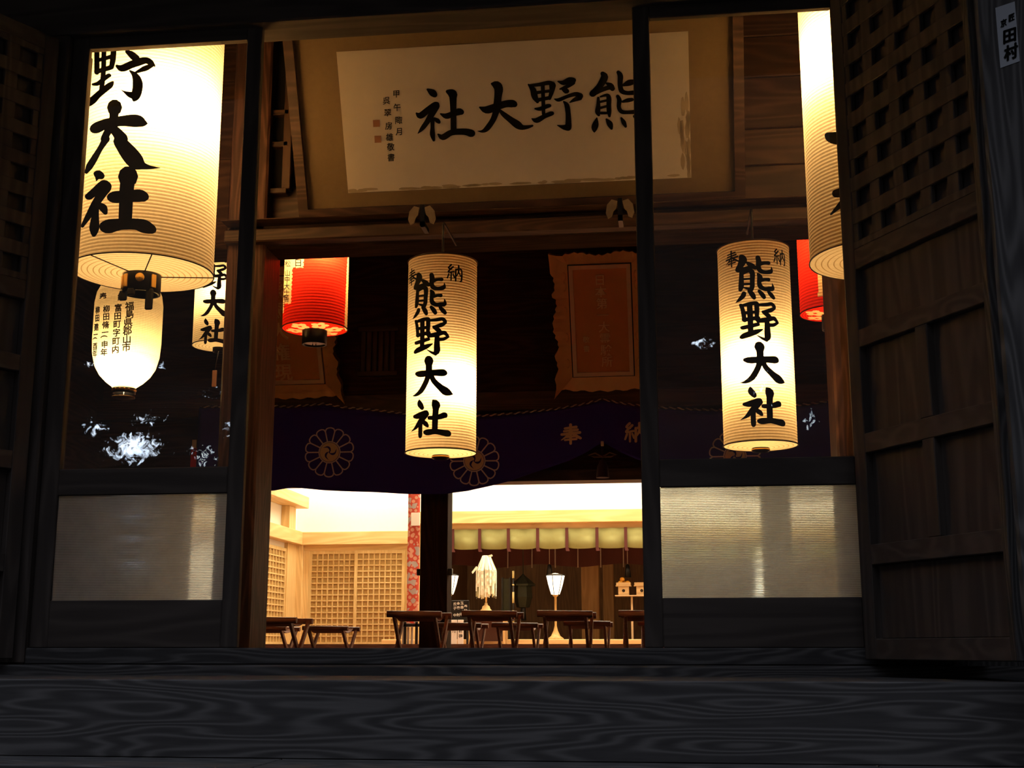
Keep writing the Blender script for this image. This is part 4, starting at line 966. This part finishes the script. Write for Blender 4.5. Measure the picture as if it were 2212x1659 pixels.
b = MB().box((XW, YW - .16, zA), (XE - .02, YW, zB), 0, .006); struct('beam', b, PALE('x'), 'pale rail above the sliding lattice screens', 'beam')
b = MB().box((XW, YP + .3, zA), (XW + .14, YW - .16, zB), 0, .006); struct('beam', b, PALE('y'), 'pale rail along the side wall of the bright hall', 'beam')
zU0, zU1 = zw(1104, 648), zw(1080, 648)
b = MB().box((XW, YP + .3, zU0), (XW + .26, YW - .3, zU1), 0, .006); struct('beam', b, PALE('y'), 'upper pale beam end on the side wall near the corner', 'beam')
b = MB().box((XW, YW - .75, zB), (XW + .12, YW - .45, zU0), 0, .004); struct('pillar', b, PALE('z'), 'short pale post between the two side beams', 'post')
b = MB().box((XW - .0, YW - .13, ZH), (XW + .14, YW, zA + .03), 0, .004); struct('pillar', b, PALE('z'), 'pale corner post beside the lattice screens', 'post')
b = MB().box((XW + .14, YW - .05, zw(1190)), (XE - .02, YW, zA)); struct('trim_1', b, PALE('x'))
xs0, xsm, xs1 = at(662, 1300, YW - .1).x, at(766, 1300, YW - .1).x, at(873, 1300, YW - .1).x
b = MB().box((XW + .14, YW - .05, ZH), (xs0, YW, zw(1190))); struct('trim_2', b, PALE('z'))
b = MB().box((xs1, YW - .05, ZH), (XE - .02, YW, zw(1190))); struct('trim_3', b, PALE('z'))
GRD = wood('screen_wood_', (.58, .40, .16), (.70, .51, .23), 'z', 1, .5, bump=.1); SCB = mottled('screen_backing', (.46, .30, .11), (.52, .34, .13), 4, .8)
def screen(nm, a, bz0, bz1, wd, ax, label, nc, nr, off):
    """latticed sliding screen; ax 'x' faces the viewer, 'y' stands on the side wall"""
    t = thing(nm, label, 'sliding screen', (a[0], a[1], bz0), kind='structure')
    def bx(mb, u0, u1, z0, z1, t0, t1):
        if ax == 'x': mb.box((a[0] + u0, a[1] - t1, z0), (a[0] + u1, a[1] - t0, z1))
        else: mb.box((a[0] + t0, a[1] + u0, z0), (a[0] + t1, a[1] + u1, z1))
    m = MB(); f = .045
    bx(m, 0, f, bz0, bz1, off, off + .035); bx(m, wd - f, wd, bz0, bz1, off, off + .035); bx(m, f, wd - f, bz0, bz0 + f, off, off + .035); bx(m, f, wd - f, bz1 - f, bz1, off, off + .035); m.build('frame', GRD, t)
    m = MB(); pw = (wd - 2 * f) / nc; pz = (bz1 - bz0 - 2 * f) / nr
    for i in range(1, nc): bx(m, f + i * pw - .0095, f + i * pw + .0095, bz0 + f, bz1 - f, off + .008, off + .030)
    for i in range(1, nr): bx(m, f, wd - f, bz0 + f + i * pz - .0095, bz0 + f + i * pz + .0095, off + .010, off + .032)
    m.build('lattice', GRD, t)
    m = MB(); bx(m, f, wd - f, bz0 + f, bz1 - f, off, off + .006); m.build('backing_panel', SCB, t)
    return t
screen('door_6', (xs0, YW - .005, 0), ZH, zw(1190), xsm - xs0 + .02, 'x', 'pale lattice sliding screen next to the hall corner', 8, 15, 0.0)
screen('door_7', (xsm - .02, YW - .05, 0), ZH, zw(1190), xs1 - xsm + .02, 'x', 'pale lattice sliding screen next to the red brocade banner', 8, 15, 0.0)
def onx(px_, y, X):
    d = ray(px_, y); return (CAM + d * ((X - CAM.x) / d.x)).y
Y9 = onx(610, 1300, XW)
b = MB().box((XW, Y9, ZH), (XW + .05, YW - .13, zA + .02)); struct('trim_6', b, PALE('z'))
screen('door_8', (XW + .0, Y9 - 1.25, 0), ZH, zw(1190), 1.25, 'y', 'pale lattice sliding screen on the side wall of the hall', 9, 15, 0.0)
screen('door_9', (XW + .0, Y9 - 2.55, 0), ZH, zw(1190), 1.25, 'y', 'nearer lattice sliding screen on the side wall behind reddish pillar', 9, 15, 0.0)

# altar front
YA = 10.6
def za(y, x=1190): return at(x, y, YA).z
XE2 = 2 * XC - XE
b = MB().box((XE - .1, YA + .02, za(1128)), (XE2 + .1, YA + .12, 4.05)); struct('wall_back', b, WALLW, 'white upper wall above the altar curtain', 'wall')
b = MB().box((XE - .1, YA - .14, za(1131)), (XE2 + .1, YA + .12, za(1104)), 0, .006); struct('beam', b, PALE('x'), 'pale rail above the yellow altar valance', 'beam')
b = MB().box((XE - .1, YA - .04, za(1145)), (XE2 + .1, YA + .12, za(1131))); struct('lintel', b, PALE('x'), 'pale lintel carrying the yellow altar valance', 'lintel')
b = MB().box((XE - .1, YA, za(1036) - .01), (XE2 + .1, YA + .03, za(1040) + .05)); struct('trim_4', b, PALE('x'))
for x in (XE, XE2):
    b = MB().box((x - .1, YA - .02, ZH), (x + .1, YA + .18, za(1128)), 0, .004); struct('pillar', b, PALE('z'))
    b = MB().box((x - .08, YA + .18, ZH), (x - .02, YW + .1, 4.05) if x < XC else (x + .08, YW + 2, 4.05)); struct('wall_side', b, WALLW)
b = MB().box((XE2 + .1, YA, ZH), (5.2, YA + .1, 4.05)); struct('wall_back', b, WALLW)
b = MB().box((5.1, YP + .3, ZH), (5.2, 16.5, 4.05)); struct('wall_right', b, WALLW)
ALT = lambda ax: wood('altar_wood_', (.14, .06, .016), (.23, .11, .034), ax, 1.0, .6)
b = MB().box((XE, 14.4, ZH), (XE2, 14.5, 4.0)); struct('wall_altar', b, ALT('z'), 'brown wall at the back of the altar', 'wall')
b = MB().box((XE - .02, YA + .18, ZH), (XE, 14.4, 4.0)); struct('wall_altar', b, ALT('z'))
b = MB().box((XE2, YA + .18, ZH), (XE2 + .02, 14.4, 4.0)); struct('wall_altar', b, ALT('z'))
ZD = at(1190, 1381, 9.9).z
b = MB().box((XE - .3, 9.9, ZH), (XE2 + .3, 10.4, ZD), 0, .004); struct('altar_dais', b, PALE('x'), 'pale low altar step behind the stools', 'step')
b = MB().box((XE, 10.4, ZH), (XE2, 14.4, ZD - .004)); struct('floor', b, ALT('x'))
for (xa_, xb_, Y) in ((1256, 1294, 12.4), (1303, 1326, 13.0)):
    a, c = at(xa_, 1300, Y).x, at(xb_, 1300, Y).x
    b = MB().box((a, Y, ZD), (c, Y + c - a, 3.6), 0, .006); struct('pillar', b, wood('altar_post_', (.34, .16, .045), (.46, .24, .08), 'z', 1, .6), 'brown altar pillar %s' % ('just past the floor lamp' if xa_ < 1300 else 'beside the box of oranges'), 'pillar')
# yellow valance with dark ribbons
YV = YA - .07; val = thing('altar_valance', 'pale yellow altar valance divided by dark red ribbons', 'valance', (XC, YV, za(1186)))
zv1, zv0 = at(1190, 1142, YV).z, at(1190, 1186, YV).z
rb = [at(x, 1165, YV).x for x in (979, 1037, 1099, 1162, 1225, 1290, 1352)]; dr = rb[-1] - rb[-2]
while rb[-1] < XE2 - dr: rb.append(rb[-1] + dr)
VAL = mottled('yellow_silk', (.27, .265, .10), (.32, .31, .125), 25, .7)
for i, (a, c) in enumerate(zip([rb[0] - dr] + rb, rb + [rb[-1] + dr])):
    a = max(a, XE + .02); c = min(c, XE2)
    m = MB(); vs = []; n = 14
    for k in range(n + 1):
        f = k / n; x = a + (c - a) * f; sag = .02 * (abs(2 * f - 1) ** 3)
        vs += [(x, YV + .008 * sin(f * pi * 3 + i), zv1), (x, YV - .012 + .02 * sin(f * pi * 2 + i * 1.3) - .01, zv0 + sag)]
    m.add(vs, [(2 * k, 2 * k + 1, 2 * k + 3, 2 * k + 2) for k in range(n)], 0, True)
    o = m.build('silk_panel', VAL, val); q = o.modifiers.new('s', 'SOLIDIFY'); q.thickness = .003
RIBN = principled('dark_red_ribbon', (.075, .016, .012), .8)
for x in rb[:-1]:
    MB().box((x - .019, YV - .045, zv0 + .01), (x + .019, YV - .038, zv1 + .005)).add([(x - .019, YV - .045, zv0 + .012), (x + .019, YV - .045, zv0 + .012), (x + .036, YV - .045, zv0 - .03), (x - .01, YV - .045, zv0 - .03)], [(0, 3, 2, 1)]).build('ribbon', RIBN, val)
# dark inner curtain behind
YI = 11.7; m = MB(); z1, z0 = at(1190, 1150, YI).z, at(1190, 1222, YI).z
ic = thing('inner_altar_curtain', 'dark red curtain hanging inside the altar behind the yellow valance', 'curtain', (XC, YI, z0))
vs = []
for k in range(81):
    x = XE + (XE2 - XE) * k / 80; vs += [(x, YI + .03 * sin(k * 1.1), z1), (x, YI + .04 * sin(k * 1.1), z0 + .02 * sin(k * .37))]
o = m.add(vs, [(2 * k, 2 * k + 1, 2 * k + 3, 2 * k + 2) for k in range(80)], 0, True).build('cloth', principled('maroon_cloth', (.085, .022, .014), .9), ic)
for px_ in (1098, 1150, 1200, 1249, 1298, 1347):
    x = at(px_, 1200, YI).x; MB().tube([(x, YI - .045, z1), (x, YI - .05, z0 - .03)], .008, 6).build('white_cord', principled('grey_cord', (.36, .26, .20), .9), ic)

# ---------------------------------------------------------------- altar things
def zp(px_, y, Y): return at(px_, y, Y).z
# offering table under the wand
YT = 9.75; a, c = at(1014, 1320, YT).x, at(1094, 1320, YT).x; zt4 = zp(1050, 1321, YT)
t = thing('offering_table', 'low table with dark cloth front carrying the white paper wand', 'table', ((a + c) / 2, YT, ZH))
MB().box((a, YT - .12, zt4 - .02), (c, YT + .14, zt4), 0, .003).build('table_top', PALE('x'), t)
for x in (a + .015, c - .015):
    for y in (YT - .1, YT + .12): MB().box((x - .012, y - .012, ZH), (x + .012, y + .012, zt4 - .02)).build('leg', PALE('z'), t)
MB().box((a + .03, YT - .02, ZH + .04), (c - .03, YT - .01, zt4 - .02)).build('front_cloth', principled('dark_brown_cloth', (.07, .03, .018), .9), t)
p = at(1050, 1318, YT)
t = thing('paper_wand', 'white purification wand of hanging paper strips on a small pale stand', 'paper wand', (p.x, YT, zt4))
zs1, zs0 = zp(1050, 1200, YT), zp(1050, 1296, YT)
MB().lathe([(.07, zt4 + .001), (.07, zt4 + .012), (.05, zt4 + .03), (.042, zt4 + .06), (.02, zt4 + .075), (.016, zt4 + .10)], (p.x, YT), 24, cap=True).build('stand', PALE('x'), t)
MB().tube([(p.x, YT, zt4 + .09), (p.x, YT, zs1)], .011, 10).build('rod', PALE('z'), t)
m = MB(); rr = random.Random(11)
for k in range(170):
    a = rr.random() * 2 * pi; r1 = .02 + .112 * sqrt(rr.random()); L = (zs1 - zs0) * (.62 + .36 * rr.random()); zt5 = zs1 - .01 - r1 * .9 - .02 * rr.random()
    w_ = .009 + .005 * rr.random(); fx = 1.0
    b_ = a + pi / 2 + rr.uniform(-.6, .6); ux, uy = cos(b_) * w_, sin(b_) * w_; vs = []
    n = 6; jx = rr.uniform(-.006, .006); jy = rr.uniform(-.006, .006)
    for i in range(n + 1):
        f = i / n; r_ = r1 * min(1, .35 + f * 6.0); z = (zs1 - .004 * rr.random()) if i == 0 else zt5 - (L - (zs1 - zt5)) * f
        x = p.x + r_ * cos(a) * .92 + jx * f; y = YT + r_ * sin(a) * .92 + jy * f + .003 * (-1) ** i
        vs += [(x - ux, y - uy, z), (x + ux, y + uy, z)]
    m.add(vs, [(2 * i, 2 * i + 1, 2 * i + 3, 2 * i + 2) for i in range(n)])
for (dx_, dz_, lx, lz) in ((-.10, -.13, -.155, -.20), (.03, -.01, .085, .005), (.11, -.2, .125, -.26)):
    m.add([(p.x + dx_, YT - .12, zs1 + dz_), (p.x + lx, YT - .125, zs1 + lz), (p.x + lx + .012, YT - .125, zs1 + lz - .022), (p.x + dx_ + .016, YT - .12, zs1 + dz_ - .022)], [(0, 1, 2, 3)])
m.build('paper_streamers', principled('wand_paper', (.92, .93, .72), .8), t)

# floor lamps
SHD = bpy.data.materials.new('glowing_shade'); SHD.use_nodes = True; q = NT(SHD.node_tree)
e = q.n('ShaderNodeEmission', inp={0: (1, .80, .55, 1), 1: 2.6}); q.n('ShaderNodeOutputMaterial', inp={0: e.outputs[0]})
def floor_lamp(px_, label, group):
    Y = 10.15; p = at(px_, 1300, Y); k = pxm(Y, p.x)
    z = lambda y: zp(px_, y, Y)
    t = thing('floor_lamp', label, 'floor lamp', (p.x, Y, ZD), group)
    MB().lathe([(.001, z(1285)), (9 * k, z(1284)), (12 * k, z(1276)), (16 * k, z(1262)), (20 * k, z(1244)), (19 * k, z(1244)), (.001, z(1246))], (p.x, Y), 12, smooth=False).build('lamp_shade', SHD, t)
    for j in range(6):
        a = 2 * pi * j / 6 + .3; MB().tube([(p.x + r * k * cos(a), Y + r * k * sin(a), z(y)) for r, y in ((9.6, 1285), (12.5, 1276), (16.5, 1262), (20.6, 1243))], .0035, 6).build('shade_rib', DKW('z'), t)
    MB().lathe([(.001, z(1243)), (21 * k, z(1243.5)), (21 * k, z(1241.5)), (6 * k, z(1239)), (.001, z(1238))], (p.x, Y), 24).build('shade_lid', BLACK, t)
    MB().lathe([(17 * k, ZD + .001), (17 * k, ZD + .012), (10 * k, ZD + .04), (5 * k, ZD + .10), (2.3 * k, ZD + .16), (2.3 * k, z(1290)), (6 * k, z(1287)), (6 * k, z(1285))], (p.x, Y), 24, cap=True).build('stand', wood('lamp_stand_', (.42, .25, .08), (.58, .37, .14), 'z', 1, .5), t)
    l = bpy.data.lights.new('lamp_glow', 'POINT'); l.energy = 3.0; l.color = (1, .74, .42); l.shadow_soft_size = .06
    o = bpy.data.objects.new('lamp_glow', l); COL.objects.link(o); o.parent = t; o.location = Vector((p.x, Y, z(1236))) - Vector(t['_o'])
floor_lamp(1200, 'glowing floor lamp with fluted white shade in front of the altar', 'altar floor lamps')
floor_lamp(1412, 'glowing floor lamp hidden behind the door stile beside the offering boxes', 'altar floor lamps')
floor_lamp(1646, 'glowing floor lamp blurred behind the bright reeded pane', 'altar floor lamps')
floor_lamp(970, 'glowing floor lamp mostly hidden behind the dark pillar', 'altar floor lamps')

# offering stand, boxes and oranges
YO = 10.9; a, c = at(1329, 1287, YO).x, at(1420, 1287, YO).x; zo = zp(1360, 1286, YO)
t = thing('offering_shelf', 'pale offering shelf on thin legs holding two offering boxes', 'shelf', ((a + c) / 2, YO, ZD))
MB().box((a, YO - .1, zo - .015), (c, YO + .1, zo), 0, .002).build('shelf_board', wood('shelf_', (.50, .32, .16), (.64, .44, .25), 'x', 1, .6), t)
for x in (at(1365, 1300, YO).x, at(1412, 1300, YO).x):
    MB().box((x - .012, YO - .02, ZD), (x + .012, YO + .02, zo - .015)).build('leg', wood('shelf_', (.50, .32, .16), (.64, .44, .25), 'z', 1, .6), t)
BX = wood('sanbo_', (.46, .28, .12), (.60, .40, .19), 'x', 1, .6)
for k, (xa_, xb_) in enumerate(((1334, 1361), (1373, 1400))):
    a, c = at(xa_, 1270, YO).x, at(xb_, 1270, YO).x; zt6, zm = zp(1350, 1259, YO), zp(1350, 1267, YO)
    t = thing('offering_box', ('pale wooden offering box with round hole, holding oranges', 'pale wooden offering box with round hole beside the door stile')[k], 'offering box', ((a + c) / 2, YO, zo), 'offering boxes')
    MB().box((a + .012, YO - .075, zo), (c - .012, YO + .075, zm)).build('pedestal', BX, t)
    MB().box((a - .02, YO - .095, zm), (c + .02, YO + .095, zm + .01)).box((a - .02, YO - .095, zm + .01), (a - .012, YO + .095, zt6)).box((c + .012, YO - .095, zm + .01), (c + .02, YO + .095, zt6)).box((a - .02, YO - .095, zm + .01), (c + .02, YO - .087, zt6)).box((a - .02, YO + .087, zm + .01), (c + .02, YO + .095, zt6)).build('tray', BX, t)
    xm = (a + c) / 2; zz = (zo + zm) / 2; MB().lathe([(.001, 0), (.019, .0), (.019, .002)], (0, 0), 20).xform(Matrix.Translation((xm, YO - .0755, zz)) @ Matrix.Rotation(radians(90), 4, 'X')).build('round_hole', principled('hole', (.02, .01, .006), .9), t)
    if k == 0:
        OR = mottled('orange_peel', (.80, .33, .03), (.88, .42, .05), 60, .5); r = .031
        for j, (dx_, dy_, lv, lab) in enumerate(((-.04, -.03, 0, 'orange at the outer front of the offering box'), (.005, .035, 0, 'orange at the back of the offering box'), (.05, -.02, 0, 'orange at the front of the offering box nearest the door stile'), (-.018, -.005, 1, 'orange on top of the others in the offering box'))):
            z0 = zm + .012 + r + (r * 1.45 if lv else 0)
            t2 = thing('orange', lab, 'orange', (xm + dx_, YO + dy_, z0 - r), 'oranges in the offering box')
            MB().lathe([(.001, z0 - r)] + [(r * cos(f) if abs(f) < 1.5 else .001, z0 + r * .92 * sin(f)) for f in [radians(-70 + 14 * i) for i in range(11)]] + [(.001, z0 + r * .88)], (xm + dx_, YO + dy_), 18).build('peel', OR, t2)
            MB().lathe([(.005, z0 + r * .86), (.004, z0 + r * .95), (.001, z0 + r * .96)], (xm + dx_, YO + dy_), 8).build('stem', principled('stem_green', (.08, .12, .03), .8), t2)
# hanging dark metal lantern, striped pole, tassels, dark screen
YL = 11.5; p = at(1130, 1270, YL); k = pxm(YL, p.x); z = lambda y: zp(1130, y, YL)
BRZ = mottled('dark_bronze', (.030, .034, .022), (.075, .075, .045), 40, .5, .5)
t = thing('hanging_bronze_lantern', 'dark bronze hexagonal lantern hanging inside the altar', 'lantern', (p.x, YL, z(1330)))
MB().lathe([(1, 0), (1, 0)] and [(.001, z(1238)), (4 * k, z(1243)), (26 * k, z(1262)), (26 * k, z(1266))], (p.x, YL), 6, smooth=False).build('roof', BRZ, t)
MB().lathe([(18 * k, z(1266)), (20 * k, z(1290)), (14 * k, z(1312)), (.001, z(1314))], (p.x, YL), 6, smooth=False).build('body', BRZ, t)
MB().lathe([(5 * k, z(1314)), (7 * k, z(1340)), (.001, z(1341))], (p.x, YL), 12).build('tassel', BLACK, t)
MB().tube([(p.x, YL, z(1239)), (p.x, YL, 2.32)], .006, 6).build('chain', BRZ, t)
p = at(1106, 1290, 10.6); z = lambda y: zp(1106, y, 10.6); kk = pxm(10.6, p.x)
t = thing('striped_pole', 'slender pole with alternating pale and black bands before the altar', 'pole', (p.x, 10.72, ZD))
MB().tube([(p.x, 10.72, ZD), (p.x, 10.72, z(1232))], 1.8 * kk, 8).build('shaft', BLACK, t)
for (ya, yb) in ((1232, 1248), (1261, 1264), (1278, 1302), (1318, 1345)):
    MB().lathe([(2.4 * kk, z(yb)), (2.4 * kk, z(ya))], (p.x, 10.72), 12, cap=True).build('pale_band', principled('band', (.62, .50, .22), .6), t)
a, c = at(1084, 1290, 11.2).x, at(1104, 1290, 11.2).x
t = thing('dark_standing_screen', 'narrow dark lacquered screen standing behind the striped pole', 'screen', ((a + c) / 2, 11.2, ZD))
MB().box((a, 11.18, ZD + .08), (c, 11.2, zp(1090, 1250, 11.2)), 0, .003).build('panel', BRZ, t)
for x in (a + .01, c - .01): MB().box((x - .01, 11.15, ZD), (x + .01, 11.24, zp(1090, 1248, 11.2))).build('post', BLACK, t)
for k2, px_ in enumerate((1187, 1356)):
    Y = 11.3; p = at(px_, 1240, Y); k = pxm(Y, p.x); z = lambda y: zp(px_, y, Y)
    t = thing('altar_tassel', ('black tassel hanging just behind the glowing floor lamp', 'black tassel hanging above the oranges')[k2], 'tassel', (p.x, Y, z(1248)), 'black altar tassels')
    MB().lathe([(.001, z(1218)), (4 * k, z(1221)), (5 * k, z(1228)), (7.5 * k, z(1247)), (.001, z(1247))], (p.x, Y), 16).build('skirt', BLACK, t)
    MB().tube([(p.x, Y, z(1220)), (p.x, Y, 2.35)], .005, 6).build('cord', principled('grey_cord', (.36, .26, .20), .9), t)
b = MB().box((XE, 11.0, 2.3), (XE2, 11.9, 2.36)); struct('trim_5', b, ALT('x'))
# black and white notice boards by the pillar
YN = 9.0; a, c = at(970, 1320, YN).x, at(1013, 1320, YN).x
t = thing('notice_board', 'black notice board with columns of white brush characters beside the dark pillar', 'notice board', ((a + c) / 2, YN, ZH))
MB().box((a, YN, zp(990, 1341, YN)), (c, YN + .02, zp(990, 1297, YN)), 0, .003).build('panel', BLACK, t)
for x in (a + .02, c - .02): MB().box((x - .012, YN + .02, ZH), (x + .012, YN + .045, zp(990, 1300, YN))).build('post', BLACK, t)
fN = lambda x, y: at(x, y, YN - .002)
lay(font_at([(ch_, x, y, 7.5) for x, s_, y0 in ((1006, '奉納', 1310), (998, '玉串料', 1303), (990, '金壱封', 1304), (982.5, '氏子中', 1305)) for ch_, y in zip(s_, (y0, y0 + 9, y0 + 24))]), fN).build('white_lettering', WHITEP, t)
for k2, (xa_, xb_, s_) in enumerate(((974, 987, '受付'), (988.5, 1001, '御祈祷'))):
    Y = 8.9; a, c = at(xa_, 1360, Y).x, at(xb_, 1360, Y).x
    t = thing('paper_notice', ('white paper notice standing against the dark pillar', 'white paper notice standing just outside the dark pillar')[k2], 'notice', ((a + c) / 2, Y, ZH), 'white paper notices')
    MB().box((a, Y, ZH), (c, Y + .012, zp(990, 1339, Y)), 0, .002).build('paper', WHITEP, t)
    lay(font_at([(ch_, (xa_ + xb_) / 2, 1352 + 11 * j, 9) for j, ch_ in enumerate(s_)]), lambda x, y: at(x, y, Y - .002)).build('lettering', INK, t)
# brocade banner and wall box by the pillar
YBN = 9.0; a, c = at(880, 1200, YBN).x, at(906, 1200, YBN).x; zb0, zb1 = zp(892, 1350, YBN), zp(892, 1000, YBN)
BROC = bpy.data.materials.new('brocade'); BROC.use_nodes = True; q = NT(BROC.node_tree)
g = q.n('ShaderNodeNewGeometry'); vo = q.n('ShaderNodeTexVoronoi', inp={'Vector': g.outputs['Position'], 'Scale': 19.0})
cr = q.n('ShaderNodeValToRGB'); cr.color_ramp.interpolation = 'CONSTANT'; cr.color_ramp.elements[0].color = (.62, .30, .20, 1); cr.color_ramp.elements[1].position = .42; cr.color_ramp.elements[1].color = (.50, .065, .035, 1)
q.link(vo.outputs['Distance'], cr.inputs[0])
hs = q.n('ShaderNodeSeparateColor', inp={0: vo.outputs['Color']}); sel = q.m('GREATER_THAN', hs.outputs[0], .72)
mx = q.n('ShaderNodeMixRGB', inp={0: sel, 1: cr.outputs[0], 2: (.42, .36, .34, 1)})
bs = q.n('ShaderNodeBsdfPrincipled', inp={'Base Color': mx.outputs[0], 'Roughness': .8}); q.n('ShaderNodeOutputMaterial', inp={0: bs.outputs[0]})
t = thing('brocade_banner', 'tall narrow red brocade banner with pale flowers beside the dark pillar', 'banner', ((a + c) / 2, YBN, zb0))
m = MB(); vs = []
for i in range(21):
    zz = zb0 + (zb1 - zb0) * i / 20
    for j in range(5): vs.append((a + (c - a) * j / 4, YBN + .008 * sin(i * .6 + j), zz))
o = m.add(vs, [(i * 5 + j, i * 5 + j + 1, i * 5 + j + 6, i * 5 + j + 5) for i in range(20) for j in range(4)], 0, True).build('cloth', BROC, t)
q = o.modifiers.new('s', 'SOLIDIFY'); q.thickness = .004
MB().tube([(a - .03, YBN, zb1), (c + .03, YBN, zb1)], .012, 8).build('top_rod', PALE('x'), t)
MB().tube([((a + c) / 2, YBN, zb1), ((a + c) / 2, YBN, 4.0)], .005, 6).build('hanging_cord', CORD, t)
x0 = at(889, 1120, YBN).x
MB().box((x0, YBN - .03, zp(896, 1136, YBN)), (c + .004, YBN - .014, zp(896, 1108, YBN)), 0, .002).build('paper_tag', WHITEP, t, None, 'white paper tag')
# small black rail stand by the pillar
Y = 7.4; a, c = at(868, 1360, Y).x, at(908, 1360, Y).x; z = lambda y: zp(885, y, Y)
t = thing('rail_stand', 'low black rail stand with pale boards beside the dark pillar', 'stand', ((a + c) / 2, Y, ZH))
MB().box((a, Y - .015, z(1354)), (c, Y + .015, z(1347)), 0, .003).build('top_rail', BLACK, t)
for px_ in (875, 900): x = at(px_, 1360, Y).x; MB().box((x - .013, Y - .015, ZH), (x + .013, Y + .015, z(1343)), 0, .003).build('post', BLACK, t)
for px_ in (870.5, 881, 889): x = at(px_, 1360, Y).x; MB().box((x - .012, Y + .016, ZH), (x + .012, Y + .026, z(1354)), 0, .002).build('pale_board', principled('pale_board', (.62, .56, .42), .7), t)
# slim red banner seen through the first glass door
Y = 4.6; a, c = at(412, 985, Y).x, at(424, 985, Y).x; za_, zb2 = zp(418, 1100, Y), zp(418, 950, Y); zmid = zp(418, 968, Y)
t = thing('prayer_banner', 'slim red prayer banner with pale top behind the first glass door', 'banner', ((a + c) / 2, Y, 0))
MB().box((a, Y, za_), (c, Y + .004, zmid)).build('red_cloth', principled('banner_red', (.62, .02, .015), .8), t)
MB().box((a + .006, Y, zmid), (c - .006, Y + .004, zb2)).build('pale_cloth', principled('banner_pale', (.75, .55, .35), .8), t)
MB().tube([((a + c) / 2, Y + .015, 0), ((a + c) / 2, Y + .015, zb2)], .011, 8).build('pole', INW('z'), t)
MB().lathe([(.12, .001), (.12, .03), (.03, .06)], ((a + c) / 2, Y + .015), 20, cap=True).build('foot', BLACK, t)

for o in bpy.data.objects:
    if '_o' in o: del o['_o']
